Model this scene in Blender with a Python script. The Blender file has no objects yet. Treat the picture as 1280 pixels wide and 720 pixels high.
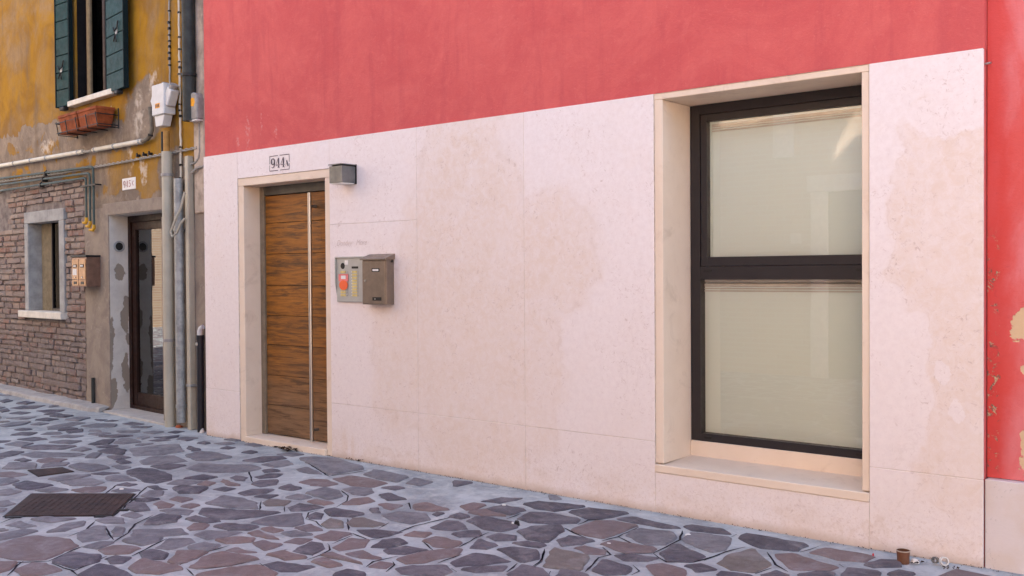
import bpy, bmesh, math, random
import numpy as np
from mathutils import Vector, Matrix
random.seed(7)
R = math.radians
S = bpy.context.scene
COL = S.collection

# ------------------------------------------------------------------ camera
FPX, DIST, EYE = 1219.65, 5.2806, 1.5
YAW, PITCH, ROLL = R(39.125), R(-.853), R(.3884)
_f = np.array([-math.sin(YAW)*math.cos(PITCH), math.cos(YAW)*math.cos(PITCH), math.sin(PITCH)])
_r = np.array([math.cos(YAW), math.sin(YAW), 0.]); _d = np.cross(_f, _r)
_r2 = math.cos(ROLL)*_r + math.sin(ROLL)*_d; _d2 = -math.sin(ROLL)*_r + math.cos(ROLL)*_d
CM = np.array([_r2, _d2, _f])
cam = bpy.data.cameras.new('camera'); co = bpy.data.objects.new('camera', cam); COL.objects.link(co)
mw = Matrix.Identity(4)
for i in range(3):
    mw[i][0] = _r2[i]; mw[i][1] = -_d2[i]; mw[i][2] = -_f[i]
mw[0][3], mw[1][3], mw[2][3] = 0, -DIST, EYE
co.matrix_world = mw
cam.sensor_width = 36; cam.lens = 36*FPX/1280; cam.clip_end = 500; cam.clip_start = .05
S.camera = co

# ------------------------------------------------------------------ light
SUN_EL, SUN_AZ = R(37.5), R(27.5)            # the sun stands behind the red house: the street is in open shade
w = bpy.data.worlds.new('World'); S.world = w; w.use_nodes = True
wn = w.node_tree; bg = wn.nodes['Background']
sky = wn.nodes.new('ShaderNodeTexSky'); sky.sky_type = 'NISHITA'; sky.sun_disc = False
sky.sun_elevation = SUN_EL; sky.sun_rotation = SUN_AZ; sky.air_density = 1.0; sky.dust_density = 2.0
wn.links.new(sky.outputs[0], bg.inputs[0]); bg.inputs[1].default_value = .13
sl = bpy.data.lights.new('sun', 'SUN'); sl.energy = 4.6; sl.angle = R(.53); sl.color = (1, .93, .82)
so = bpy.data.objects.new('sun', sl); COL.objects.link(so)
sd = Vector((math.sin(SUN_AZ)*math.cos(SUN_EL), math.cos(SUN_AZ)*math.cos(SUN_EL), math.sin(SUN_EL)))
so.rotation_euler = (-sd).to_track_quat('-Z', 'Y').to_euler(); so.location = (5, 10, 20)
S.view_settings.view_transform = 'Standard'; S.view_settings.look = 'None'
S.view_settings.gamma = 1; S.view_settings.use_curve_mapping = False
S.view_settings.exposure = 2.48

# ------------------------------------------------------------------ pixel helpers (ground and the ochre wall)
def ray(x, y): return CM.T @ np.array([(x-640)/FPX, (y-360)/FPX, 1.])
def ground_at(x, y, z=0):
    d = ray(x, y); t = (z-EYE)/d[2]; return (d[0]*t, d[1]*t-DIST)
LA = R(4.6); LORG = np.array([-8.0, .11])
LU = np.array([-math.cos(LA), math.sin(LA)]); LN = np.array([math.sin(LA), math.cos(LA)])
def lw(x, y, off=0.):                            # pixel -> (u, z) on the ochre house's wall plane, u grows away from the red house
    d = ray(x, y); a0 = LORG+LN*off; c = np.array([0, -DIST])
    t = ((a0-c)@LN)/(d[:2]@LN); p = c+d[:2]*t
    return float((p-a0)@LU), float(EYE+d[2]*t)
def LP(u, off, z): p = LORG+LU*u+LN*off; return Vector((p[0], p[1], z))

# ------------------------------------------------------------------ mesh helpers
class MB:
    def __init__(s): s.v = []; s.f = []
    def add(s, vs, fs):
        n = len(s.v); s.v += [tuple(v) for v in vs]; s.f += [tuple(i+n for i in f) for f in fs]; return s
    def box(s, x0, x1, y0, y1, z0, z1):
        return s.add([(x0,y0,z0),(x1,y0,z0),(x1,y1,z0),(x0,y1,z0),(x0,y0,z1),(x1,y0,z1),(x1,y1,z1),(x0,y1,z1)],
                     [(0,3,2,1),(4,5,6,7),(0,1,5,4),(1,2,6,5),(2,3,7,6),(3,0,4,7)])
    def prism(s, pts, y0, y1):                   # polygon in xz, counter-clockwise seen from -y
        n = len(pts)
        return s.add([(p[0],y0,p[1]) for p in pts]+[(p[0],y1,p[1]) for p in pts],
                     [tuple(range(n)), tuple(range(2*n-1,n-1,-1))]+[(i,n+i,n+(i+1)%n,(i+1)%n) for i in range(n)])
    def tube(s, path, r, seg=12, cap=True):
        P = [Vector(p) for p in path]; rs = r if isinstance(r, (list, tuple)) else [r]*len(P)
        n0 = len(s.v); T0 = (P[1]-P[0]).normalized()
        up = Vector((0,0,1)) if abs(T0.z) < .9 else Vector((0,1,0))
        a = T0.cross(up).normalized()
        for i, p in enumerate(P):
            if i == 0: T = P[1]-P[0]
            elif i == len(P)-1: T = P[-1]-P[-2]
            else: T = (P[i+1]-P[i]).normalized()+(P[i]-P[i-1]).normalized()
            T.normalize(); a = (a-T*a.dot(T)).normalized(); b = T.cross(a)
            for k in range(seg):
                t = 2*math.pi*k/seg; s.v.append(tuple(p+(a*math.cos(t)+b*math.sin(t))*rs[i]))
        for i in range(len(P)-1):
            for k in range(seg):
                q = (k+1)%seg; s.f.append((n0+i*seg+k, n0+i*seg+q, n0+(i+1)*seg+q, n0+(i+1)*seg+k))
        if cap:
            s.f.append(tuple(n0+k for k in range(seg-1,-1,-1)))
            s.f.append(tuple(n0+(len(P)-1)*seg+k for k in range(seg)))
        return s
    def lathe(s, prof, seg=24, axis='z', c=(0,0,0)):     # prof: (radius, height)
        n0 = len(s.v); m = len(prof)
        for r, h in prof:
            for k in range(seg):
                t = 2*math.pi*k/seg; p = (r*math.cos(t), r*math.sin(t), h)
                if axis == 'y': p = (p[0], -p[2], p[1])
                s.v.append((p[0]+c[0], p[1]+c[1], p[2]+c[2]))
        for i in range(m-1):
            for k in range(seg):
                q = (k+1)%seg; s.f.append((n0+i*seg+k, n0+i*seg+q, n0+(i+1)*seg+q, n0+(i+1)*seg+k))
        return s
    def stroke(s, pts, wd, y=0., th=.001):               # flat pen stroke in the xz plane, a sliver thick
        if not isinstance(wd, (list, tuple)): wd = [wd]*len(pts)
        P = [Vector((p[0], p[1])) for p in pts]; L = []; Q = []
        for i, p in enumerate(P):
            T = (P[min(i+1,len(P)-1)]-P[max(i-1,0)]); T.normalize(); n = Vector((-T.y, T.x))*wd[i]/2
            L.append(p+n); Q.append(p-n)
        n0 = len(s.v)
        for a, b in zip(L, Q): s.v += [(a.x, y-th, a.y), (b.x, y-th, b.y)]
        for i in range(len(P)-1): s.f.append((n0+2*i, n0+2*i+1, n0+2*i+3, n0+2*i+2))
        return s
    def holes(s, x0, x1, z0, z1, hs, y, th):             # a wall sheet with openings and their reveals
        X = sorted({x0, x1, *[h[0] for h in hs], *[h[1] for h in hs]}); Z = sorted({z0, z1, *[h[2] for h in hs], *[h[3] for h in hs]})
        for i in range(len(X)-1):
            for j in range(len(Z)-1):
                cx, cz = (X[i]+X[i+1])/2, (Z[j]+Z[j+1])/2
                if any(h[0] < cx < h[1] and h[2] < cz < h[3] for h in hs): continue
                s.add([(X[i],y,Z[j]),(X[i+1],y,Z[j]),(X[i+1],y,Z[j+1]),(X[i],y,Z[j+1])], [(0,1,2,3)])
        for a, b, c, d in hs:
            s.add([(a,y,c),(a,y,d),(a,y+th,d),(a,y+th,c)], [(0,1,2,3)]); s.add([(b,y,c),(b,y,d),(b,y+th,d),(b,y+th,c)], [(3,2,1,0)])
            s.add([(a,y,d),(b,y,d),(b,y+th,d),(a,y+th,d)], [(0,1,2,3)]); s.add([(a,y,c),(b,y,c),(b,y+th,c),(a,y+th,c)], [(3,2,1,0)])
        return s
    def build(s, name, m=None, parent=None, bevel=0, smooth=False, seg=1, loc=None):
        me = bpy.data.meshes.new(name); me.from_pydata(s.v, [], s.f); me.update()
        if bevel:
            bm = bmesh.new(); bm.from_mesh(me); bmesh.ops.remove_doubles(bm, verts=bm.verts, dist=1e-5)
            es = [e for e in bm.edges if len(e.link_faces) == 2 and e.calc_face_angle(0) > .6]
            bmesh.ops.bevel(bm, geom=es, offset=bevel, segments=seg, affect='EDGES', profile=.5, clamp_overlap=True)
            bm.to_mesh(me); bm.free()
        if smooth:
            bm = bmesh.new(); bm.from_mesh(me); bmesh.ops.recalc_face_normals(bm, faces=bm.faces)
            for f in bm.faces: f.smooth = True
            for e in bm.edges:
                if len(e.link_faces) == 2 and e.calc_face_angle(0) > .7: e.smooth = False
            bm.to_mesh(me); bm.free()
        if m: me.materials.append(m)
        o = bpy.data.objects.new(name, me); COL.objects.link(o)
        if parent: o.parent = parent
        if loc is not None: o.location = loc
        return o
def box(*a): return MB().box(*a)
def tag(o, label, cat, group=None):
    o['label'] = label; o['category'] = cat
    if group: o['group'] = group
    return o
def root(name, label, cat, loc=(0,0,0), rz=0, group=None):
    o = bpy.data.objects.new(name, None); COL.objects.link(o); o.location = loc; o.rotation_euler = (0,0,rz)
    o.empty_display_size = .1
    return tag(o, label, cat, group)
def struct(o): o['kind'] = 'structure'; return o
def lroot(name, label, cat, u, z, off=0, group=None): return root(name, label, cat, LP(u, off, z), -LA, group)

# ------------------------------------------------------------------ material helpers
class G:
    def __init__(s, name, rough=.8, spec=.25, metal=0):
        s.m = bpy.data.materials.new(name); s.m.use_nodes = True; s.t = s.m.node_tree
        s.b = s.t.nodes['Principled BSDF']; s.b.inputs['Roughness'].default_value = rough
        s.b.inputs['Specular IOR Level'].default_value = spec; s.b.inputs['Metallic'].default_value = metal
        s._pos = None
    def n(s, ty, ins=None, **pr):
        nd = s.t.nodes.new('ShaderNode'+ty)
        for k, v in pr.items(): setattr(nd, k, v)
        for k, v in (ins or {}).items(): s.put(nd.inputs[k], v)
        return nd
    def put(s, sock, v):
        if isinstance(v, bpy.types.NodeSocket): s.t.links.new(v, sock)
        else: sock.default_value = v
    def pos(s):
        if s._pos is None: s._pos = s.n('NewGeometry').outputs['Position']
        return s._pos
    def obj(s): return s.n('TexCoord').outputs['Object']
    def rnd(s): return s.n('ObjectInfo').outputs['Random']
    def vm(s, op, a, b=None): 
        nd = s.n('VectorMath', operation=op); s.put(nd.inputs[0], a)
        if b is not None: s.put(nd.inputs[3 if op == 'SCALE' else 1], b)
        return nd.outputs[1] if op in ('LENGTH', 'DOT_PRODUCT', 'DISTANCE') else nd.outputs[0]
    def ma(s, op, a, b=0., c=False):
        nd = s.n('Math', operation=op, use_clamp=c); s.put(nd.inputs[0], a); s.put(nd.inputs[1], b); return nd.outputs[0]
    def noise(s, sc, det=6, ro=.6, dist=0, vec=None, col=False):
        nd = s.n('TexNoise', {'Vector': vec or s.pos(), 'Scale': sc, 'Detail': det, 'Roughness': ro, 'Distortion': dist})
        return nd.outputs['Color' if col else 'Fac']
    def mr(s, v, a, b, c=0., d=1., smooth=True):
        nd = s.n('MapRange', {'Value': v, 'From Min': a, 'From Max': b, 'To Min': c, 'To Max': d}); nd.clamp = True
        if smooth: nd.interpolation_type = 'SMOOTHSTEP'
        return nd.outputs[0]
    def mix(s, f, a, b, bl='MIX'):
        nd = s.n('Mix', data_type='RGBA', blend_type=bl); s.put(nd.inputs[0], f)
        for k, v in ((6, a), (7, b)): s.put(nd.inputs[k], (*v, 1) if isinstance(v, tuple) and len(v) == 3 else v)
        return nd.outputs[2]
    def ramp(s, f, st):
        nd = s.n('ValToRGB'); s.put(nd.inputs[0], f); e = nd.color_ramp.elements
        while len(e) < len(st): e.new(.5)
        for q, (p, c) in zip(e, st): q.position = p; q.color = (*c, 1)
        return nd.outputs[0]
    def wob(s, vec, sc, amp, det=4):             # vector pushed about by noise
        nz = s.noise(sc, det, .6, 0, vec, True); return s.vm('ADD', vec, s.vm('SCALE', s.vm('SUBTRACT', nz, (.5,.5,.5)), amp))
    def ell(s, vec, L, soft=.12):                # union of ellipses (cx, cz, rx, rz) in the xz plane
        o = None
        for cx, cz, rx, rz in L:
            v = s.vm('MULTIPLY', s.vm('SUBTRACT', vec, (cx, 0, cz)), (1/rx, 0, 1/rz))
            k = s.mr(s.vm('LENGTH', v), 1-soft, 1+soft, 1, 0)
            o = k if o is None else s.ma('MAXIMUM', o, k)
        return o
    def bump(s, h, st=.3, di=.01, nrm=None):
        nd = s.n('Bump', {'Height': h, 'Strength': st, 'Distance': di})
        if nrm: s.put(nd.inputs['Normal'], nrm)
        s.put(s.b.inputs['Normal'], nd.outputs[0]); return nd.outputs[0]
    def col(s, c): s.put(s.b.inputs['Base Color'], (*c, 1) if isinstance(c, tuple) and len(c) == 3 else c); return s
    def rough(s, r): s.put(s.b.inputs['Roughness'], r); return s
    def uz(s):                                   # (u, 0, z) on the ochre house wall
        p = s.vm('SUBTRACT', s.pos(), (LORG[0], LORG[1], 0)); u = s.vm('DOT_PRODUCT', p, (LU[0], LU[1], 0))
        sep = s.n('SeparateXYZ', {0: s.pos()}); return s.n('CombineXYZ', {0: u, 1: 0., 2: sep.outputs[2]}).outputs[0], u, sep.outputs[2]
def plain(name, c, rough=.6, spec=.3, metal=0, var=.18, sc=14, bump=.0, bs=120):
    g = G(name, rough, spec, metal); n = g.noise(sc, 7, .65)
    g.col(g.mix(g.mr(n, .3, .7), tuple(x*(1-var) for x in c), tuple(min(1, x*(1+var)) for x in c)))
    g.rough(g.mr(g.noise(sc*2.3, 5), .3, .7, rough-.08, min(1, rough+.08)))
    if bump: g.bump(g.noise(bs, 4), bump, .004)
    return g.m

def m_stone():
    g = G('pale_stone', .62, .3); p = g.pos()
    wv = g.wob(g.wob(p, 1.6, .5), 7, .16, 7)
    wet = g.ma('MULTIPLY', g.ell(wv, [(-4.72,1.2,.62,1.6), (-3.98,1.62,.42,.42), (-4.1,.9,.26,.6), (-5.4,.9,.35,.6)], .30), 1.)
    wet = g.ma('MAXIMUM', wet, g.ell(wv, [(-1.42,1.75,.30,.62), (-1.36,.9,.22,.7)], .15))
    wf = g.wob(p, 6, .1)
    dry = g.ell(g.wob(g.wob(p, 7, .11, 6), 30, .04), [(-1.66,.84,.16,.38), (-1.62,1.12,.13,.16), (-1.445,.98,.035,.06), (-1.375,.78,.045,.055), (-1.42,2.30,.2,.12)], .10)
    runs = g.ell(g.wob(p, 14, .02), [(-6.065,.11,.04,.13), (-5.965,.09,.022,.11), (-5.03,.25,.02,.2), (-4.19,.2,.018,.2)], .35)
    foot = g.mr(g.n('SeparateXYZ', {0: wv}).outputs[2], .02, .3, .75, 0)
    m = g.ma('MULTIPLY', wet, g.ma('SUBTRACT', 1., dry)); m = g.ma('MULTIPLY', m, g.mr(g.noise(2.4, 5), .3, .6, .55, 1))
    m = g.ma('MAXIMUM', m, g.ma('MULTIPLY', foot, g.mr(g.noise(3.3, 6), .4, .6))); m = g.ma('MAXIMUM', m, g.ma('MULTIPLY', runs, .9))
    m = g.ma('ADD', m, g.mr(g.noise(1.1, 8, .7), .45, .75, 0, .4), True)
    tint = g.ma('ADD', g.mr(g.rnd(), 0, 1, .0, .35, False), g.mr(g.n('SeparateXYZ', {0: g.wob(p, 1.2, 1.2)}).outputs[2], .3, 2.3, .75, 0), True)
    base = g.mix(tint, (.80, .725, .72), (.785, .69, .655))
    base = g.mix(g.mr(g.noise(26, 8, .7), .35, .7), base, g.mix(.5, base, (.70, .60, .585)))
    tide = g.ma('MULTIPLY', g.mr(g.ma('ABSOLUTE', g.ma('SUBTRACT', m, .45)), 0., .16, 1, 0), g.mr(g.noise(5, 6), .4, .65))
    m = g.ma('MULTIPLY', m, g.mr(g.noise(16, 9, .8, .7), .36, .64, .35, 1))
    c = g.mix(m, base, (.71, .582, .505)); c = g.mix(g.ma('MULTIPLY', tide, .30), c, (.58, .44, .36))
    fl = g.ma('MULTIPLY', g.mr(g.noise(24, 10, .8, 1.6), .55, .64), g.mr(g.noise(2.6, 6), .36, .58))
    c = g.mix(g.ma('MULTIPLY', fl, .62), c, (.46, .33, .29))
    vein = g.ma('MULTIPLY', g.mr(g.ma('ABSOLUTE', g.ma('SUBTRACT', g.noise(2.3, 8, .62, .6), .5)), .0, .012, 1, 0), g.mr(g.noise(1.7, 3), .5, .68))
    c = g.mix(g.ma('MULTIPLY', vein, .16), c, (.47, .36, .31))
    gz = g.mr(g.n('SeparateXYZ', {0: g.wob(p, 8, .06, 6)}).outputs[2], .0, .07, .65, 0); c = g.mix(gz, c, (.47, .34, .25))
    spl = g.ma('MULTIPLY', g.mr(g.n('SeparateXYZ', {0: g.wob(p, 3, .3, 6)}).outputs[2], .05, .5, .5, 0), g.mr(g.noise(55, 7, .8), .5, .64)); c = g.mix(spl, c, (.56, .42, .33))
    g.col(c); g.rough(g.mr(m, 0, 1, .55, .72)); g.bump(g.noise(160, 5, .7), .12, .002); return g.m
def m_jamb():
    g = G('cream_stone', .62, .3)
    st = g.mr(g.noise(5, 7, .7, .8), .52, .72)
    c = g.mix(g.mr(g.noise(3, 6), .35, .7), (.76, .625, .50), (.72, .58, .455)); c = g.mix(g.ma('MULTIPLY', st, .5), c, (.55, .42, .32))
    sp = g.ma('MULTIPLY', g.mr(g.noise(60, 6, .8), .62, .7), .5); c = g.mix(sp, c, (.42, .31, .25))
    g.col(c); g.bump(g.noise(140, 5), .12, .002); return g.m
def m_red():
    g = G('red_stucco', .85, .15); p = g.pos()
    c = g.mix(g.mr(g.noise(1.2, 9, .72, .8), .36, .62), (.62, .128, .118), (.55, .100, .098))
    c = g.mix(g.ma('MULTIPLY', g.mr(g.noise(7, 9, .7, .8), .45, .75), .5), c, (.66, .155, .14))
    sep = g.n('SeparateXYZ', {0: p}); st = g.n('CombineXYZ', {0: sep.outputs[0], 1: 0., 2: g.ma('MULTIPLY', sep.outputs[2], .12)}).outputs[0]
    c = g.mix(g.ma('MULTIPLY', g.mr(g.noise(6, 8, .7, .2, st), .48, .68), .45), c, (.47, .082, .088)); c = g.mix(g.ma('MULTIPLY', g.mr(g.noise(38, 8, .8, 1.), .55, .68), .3), c, (.74, .24, .215))
    ch = g.ma('MULTIPLY', g.ell(g.wob(p, 16, .12), [(-7.35,2.78,.03,.16), (-7.15,2.86,.016,.12), (-7.5,2.7,.02,.06), (-6.95,2.74,.02,.05)], .3), g.mr(g.noise(40, 5), .45, .62))
    c = g.mix(g.ma('MULTIPLY', ch, .3), c, (.68, .45, .42))
    g.col(c); h = g.ma('ADD', g.noise(4, 8, .65, .6), g.ma('MULTIPLY', g.noise(70, 7, .75), .45)); g.bump(h, .5, .016); return g.m
def m_red_old():
    g = G('worn_red_plaster', .85, .15); p = g.pos()
    sep = g.n('SeparateXYZ', {0: p}); st = g.n('CombineXYZ', {0: sep.outputs[0], 1: 0., 2: g.ma('MULTIPLY', sep.outputs[2], .3)}).outputs[0]
    c = g.mix(g.mr(g.noise(3.2, 8, .65, .8, st), .4, .62), (.62, .10, .09), (.66, .185, .19))
    edge = g.mr(g.wobx if False else g.n('SeparateXYZ', {0: g.wob(p, 5, .12)}).outputs[0], -1.2, -1.1, 1, 0)
    c = g.mix(g.ma('MULTIPLY', edge, .8), c, (.58, .06, .05))
    dk = g.mr(g.noise(9, 9, .75, 1.5), .58, .72); c = g.mix(g.ma('MULTIPLY', dk, .35), c, (.40, .05, .06))
    peel = g.ell(g.wob(g.wob(p, 9, .13), 40, .02), [(-1.075,1.23,.065,.085), (-1.02,1.0,.06,.06), (-1.02,.6,.075,.15), (-1.01,1.08,.05,.04), (-1.06,1.09,.025,.02), (-1.01,.78,.04,.05), (-.7,1.5,.2,.3), (-.5,.8,.25,.3)], .04)
    ex = g.ma('MULTIPLY', g.mr(g.n('SeparateXYZ', {0: g.wob(p, 22, .05)}).outputs[0], -1.205, -1.19, 1, 0), g.mr(g.noise(17, 8, .75, 1), .55, .60))
    ex = g.ma('MULTIPLY', ex, g.mr(sep.outputs[2], 1.5, 1.75, 1, 0))
    c = g.mix(peel, c, g.mix(g.noise(30, 6), (.66, .48, .29), (.60, .42, .26)))
    c = g.mix(ex, c, g.mix(g.mr(g.noise(70, 4), .4, .6), (.16, .13, .10), (.55, .42, .26)))
    g.col(c); h = g.ma('SUBTRACT', g.ma('ADD', g.noise(7, 7), g.ma('MULTIPLY', g.noise(70, 6), .4)), g.ma('MULTIPLY', g.ma('MAXIMUM', peel, ex), 1.2)); g.bump(h, .5, .012); return g.m
def m_base_stone():
    g = G('grey_base_stone', .7, .25)
    c = g.mix(g.mr(g.noise(4, 7), .35, .65), (.66, .585, .565), (.62, .52, .46))
    lich = g.ma('MULTIPLY', g.mr(g.noise(30, 9, .8, 1.5), .56, .64), g.mr(g.noise(6, 4), .5, .62)); c = g.mix(g.ma('MULTIPLY', lich, .6), c, (.28, .24, .22))
    g.col(c); g.bump(g.noise(60, 6), .2, .004); return g.m
def m_ochre():
    g = G('ochre_plaster', .9, .12); v, u, z = g.uz()
    wv = g.wob(g.wob(v, 2.2, .5), 11, .12); wz = g.n('SeparateXYZ', {0: wv}).outputs[2]; wu = g.n('SeparateXYZ', {0: wv}).outputs[0]
    och = g.mix(g.mr(g.noise(1.6, 7, .65, .6, v), .35, .68), (.36, .188, .016), (.235, .118, .017))
    och = g.mix(g.ma('MULTIPLY', g.mr(g.noise(5.5, 8, .7, .5, v), .55, .75), .55), och, (.33, .20, .07))
    gry = g.mix(g.mr(g.noise(3.5, 8, .7, .6, v), .38, .62), (.29, .23, .175), (.19, .15, .12))
    gry = g.mix(g.ma('MULTIPLY', g.mr(g.noise(14, 8, .75, 1, v), .55, .7), .6), gry, (.46, .385, .31))
    low = g.mr(wz, 2.32, 2.40, 1, 0)
    mid = g.ma('MULTIPLY', g.mr(wz, 3.28, 3.4, 1, 0), g.mr(g.noise(2.1, 6, .6, .8, v), .44, .50))
    mid = g.ma('MULTIPLY', mid, g.mr(wu, 1.9, 2.5, 0, 1))
    el = g.ell(wv, [(2.35,3.02,1.25,.17), (1.45,3.2,.42,.32), (4.6,3.32,1.4,.07), (4.6,2.98,1.0,.12), (2.9,3.25,.5,.1), (.2,2.6,.18,3), (.85,2.5,.28,.32), (1.75,2.36,.25,.12)], .1)
    m = g.ma('MAXIMUM', g.ma('MAXIMUM', low, mid), el)
    sm = g.ma('MULTIPLY', g.mr(g.noise(1.1, 8, .7, .5, v), .44, .66), .75)
    c = g.mix(g.ma('MAXIMUM', m, g.ma('MULTIPLY', sm, g.mr(z, 3.2, 5, .5, .7))), och, gry)
    wh = g.ma('MULTIPLY', g.ell(g.wob(v, 12, .25), [(1.55,3.22,.1,.25), (1.75,2.75,.06,.16), (1.45,2.6,.07,.16), (2.3,3.28,.2,.06), (4.0,3.1,.2,.08), (1.2,3.5,.1,.12)], .3), g.mr(g.noise(9, 7), .4, .6))
    c = g.mix(g.ma('MULTIPLY', wh, .8), c, (.57, .50, .42))
    st = g.n('CombineXYZ', {0: u, 1: 0., 2: g.ma('MULTIPLY', z, .14)}).outputs[0]; c = g.mix(g.ma('MULTIPLY', g.mr(g.noise(4.5, 8, .7, .3, st), .50, .68), .55), c, (.15, .11, .075))
    g.col(c); h = g.ma('ADD', g.ma('MULTIPLY', g.noise(6, 8, .65, 0, v), .8), g.ma('MULTIPLY', m, -.5)); h = g.ma('ADD', h, g.ma('MULTIPLY', g.noise(60, 6, .7), .4)); g.bump(h, .5, .015); return g.m
def m_grey_render():
    g = G('grey_render', .9, .12); v, u, z = g.uz()
    c = g.mix(g.mr(g.noise(3, 8, .7, .6), .35, .68), (.31, .26, .21), (.22, .18, .155))
    c = g.mix(g.ma('MULTIPLY', g.mr(g.noise(12, 8, .75, 1), .55, .7), .6), c, (.40, .355, .31)); c = g.mix(g.ma('MULTIPLY', g.mr(g.noise(7, 8, .7), .58, .7), .5), c, (.21, .165, .15))
    g.col(c); g.bump(g.ma('ADD', g.noise(8, 8), g.ma('MULTIPLY', g.noise(70, 6), .4)), .5, .012); return g.m
def m_white_plaster():
    g = G('peeling_white_plaster', .85, .15); v, u, z = g.uz()
    pv = g.pos(); wv = g.wob(g.wob(pv, 6, .14), 26, .03)
    sep = g.n('SeparateXYZ', {0: wv}); q = g.n('CombineXYZ', {0: sep.outputs[1], 1: 0., 2: sep.outputs[2]}).outputs[0]
    peel = g.ell(q, [(.40,1.55,.06,.10), (.46,1.02,.05,.16), (.47,1.2,.03,.09), (.455,.42,.05,.22), (.30,.2,.05,.18), (.29,.75,.03,.3), (.475,.8,.03,.07)], .05)
    c = g.mix(g.mr(g.noise(5, 7), .35, .7), (.66, .62, .56), (.56, .52, .47)); c = g.mix(peel, c, (.30, .25, .20))
    g.col(c); g.bump(g.ma('SUBTRACT', g.noise(20, 6), g.ma('MULTIPLY', peel, 1.)), .5, .01); return g.m
def m_brick(vs=1.):
    g = G('old_brick', .9, .1); r = g.rnd()
    c = g.ramp(r, [(0,(.20,.115,.09)), (.15,(.28,.155,.115)), (.3,(.33,.25,.20)), (.45,(.22,.165,.15)), (.6,(.37,.29,.235)), (.72,(.155,.12,.115)), (.85,(.30,.185,.14)), (1,(.26,.215,.20))])
    c = g.mix(g.ma('MULTIPLY', g.mr(g.noise(22, 8, .78, .6), .42, .66), .75), c, (.30, .255, .24))
    v, u, z = g.uz(); wz = g.n('SeparateXYZ', {0: g.wob(v, 2, .7)}).outputs[2]
    c = g.mix(g.ma('MULTIPLY', g.mr(wz, .5, 1.5, .75, 0), g.mr(g.noise(8, 7), .3, .6)), c, (.19, .16, .155))
    sm = g.ma('MULTIPLY', g.mr(g.noise(6.5, 9, .75, .8), .52, .60), .85); c = g.mix(sm, c, g.mix(g.noise(40, 6), (.30, .265, .25), (.20, .175, .165)))
    g.col(c); g.bump(g.ma('ADD', g.noise(30, 8, .7), g.ma('MULTIPLY', g.noise(120, 5), .4)), .8, .014); return g.m
def m_mortar():
    g = G('lime_mortar', .95, .1)
    c = g.mix(g.mr(g.noise(10, 8, .7), .35, .7), (.27, .235, .22), (.13, .11, .105)); g.col(c); g.bump(g.noise(50, 7), .8, .012); return g.m
def m_ground():
    g = G('paving_cement', .9, .15); p = g.pos()
    c = g.mix(g.mr(g.noise(2.2, 8, .7, .4), .35, .68), (.46, .485, .49), (.29, .31, .32))
    c = g.mix(g.ma('MULTIPLY', g.mr(g.noise(9, 8, .7, .8), .48, .66), .8), c, (.52, .53, .515))
    c = g.mix(g.ma('MULTIPLY', g.mr(g.noise(24, 8, .75), .56, .72), .5), c, (.15, .14, .155))
    c = g.mix(g.ma('MULTIPLY', g.mr(g.noise(1.3, 7, .7, .6), .42, .66), .55), c, (.17, .17, .18)); c = g.mix(g.ma('MULTIPLY', g.mr(g.noise(60, 6, .8), .55, .68), .5), c, (.62, .62, .60))
    # past the built stones the joints are too fine to build
    wp = g.wob(p, 1.5, .25); vo = g.n('TexVoronoi', {'Vector': wp, 'Scale': 3.1}, feature='DISTANCE_TO_EDGE'); st = g.mr(vo.outputs[0], .07, .1)
    vc = g.n('TexVoronoi', {'Vector': wp, 'Scale': 3.1}); sep = g.n('SeparateXYZ', {0: p})
    far = g.ma('MAXIMUM', g.mr(sep.outputs[0], -16.1, -16, 1, 0), g.mr(sep.outputs[1], -4.85, -4.8, 1, 0)); far = g.ma('MAXIMUM', far, g.mr(sep.outputs[0], .6, .7, 0, 1))
    sc = g.mix(g.n('SeparateXYZ', {0: vc.outputs['Color']}).outputs[0], (.11, .095, .11), (.19, .13, .13))
    c = g.mix(g.ma('MULTIPLY', st, far), c, sc)
    g.col(c); g.bump(g.ma('ADD', g.noise(14, 8), g.ma('MULTIPLY', g.noise(110, 6), .5)), .5, .01); return g.m
def m_pave(name, a, b):
    g = G(name, .68, .35); r = g.rnd(); oi = g.n('ObjectInfo')
    c = g.mix(r, a, b); c = g.mix(g.mr(g.noise(6, 8, .7, .5), .35, .7), c, tuple(x*.72 for x in a))
    c = g.mix(g.ma('MULTIPLY', g.mr(g.noise(75, 6, .8), .55, .72), .5), c, (.27, .235, .24))
    c = g.mix(g.ma('MULTIPLY', g.mr(g.noise(5, 8, .75, .6), .48, .7), .6), c, (.27, .25, .26))
    c = g.mix(g.ma('MULTIPLY', g.mr(g.noise(45, 7, .8), .5, .7), .35), c, tuple(x*.45 for x in a))
    g.col(c); g.rough(g.mr(g.noise(20, 5), .3, .7, .58, .82)); g.bump(g.ma('ADD', g.noise(22, 9, .75), g.ma('MULTIPLY', g.noise(120, 6), .5)), .8, .012); return g.m
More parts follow.
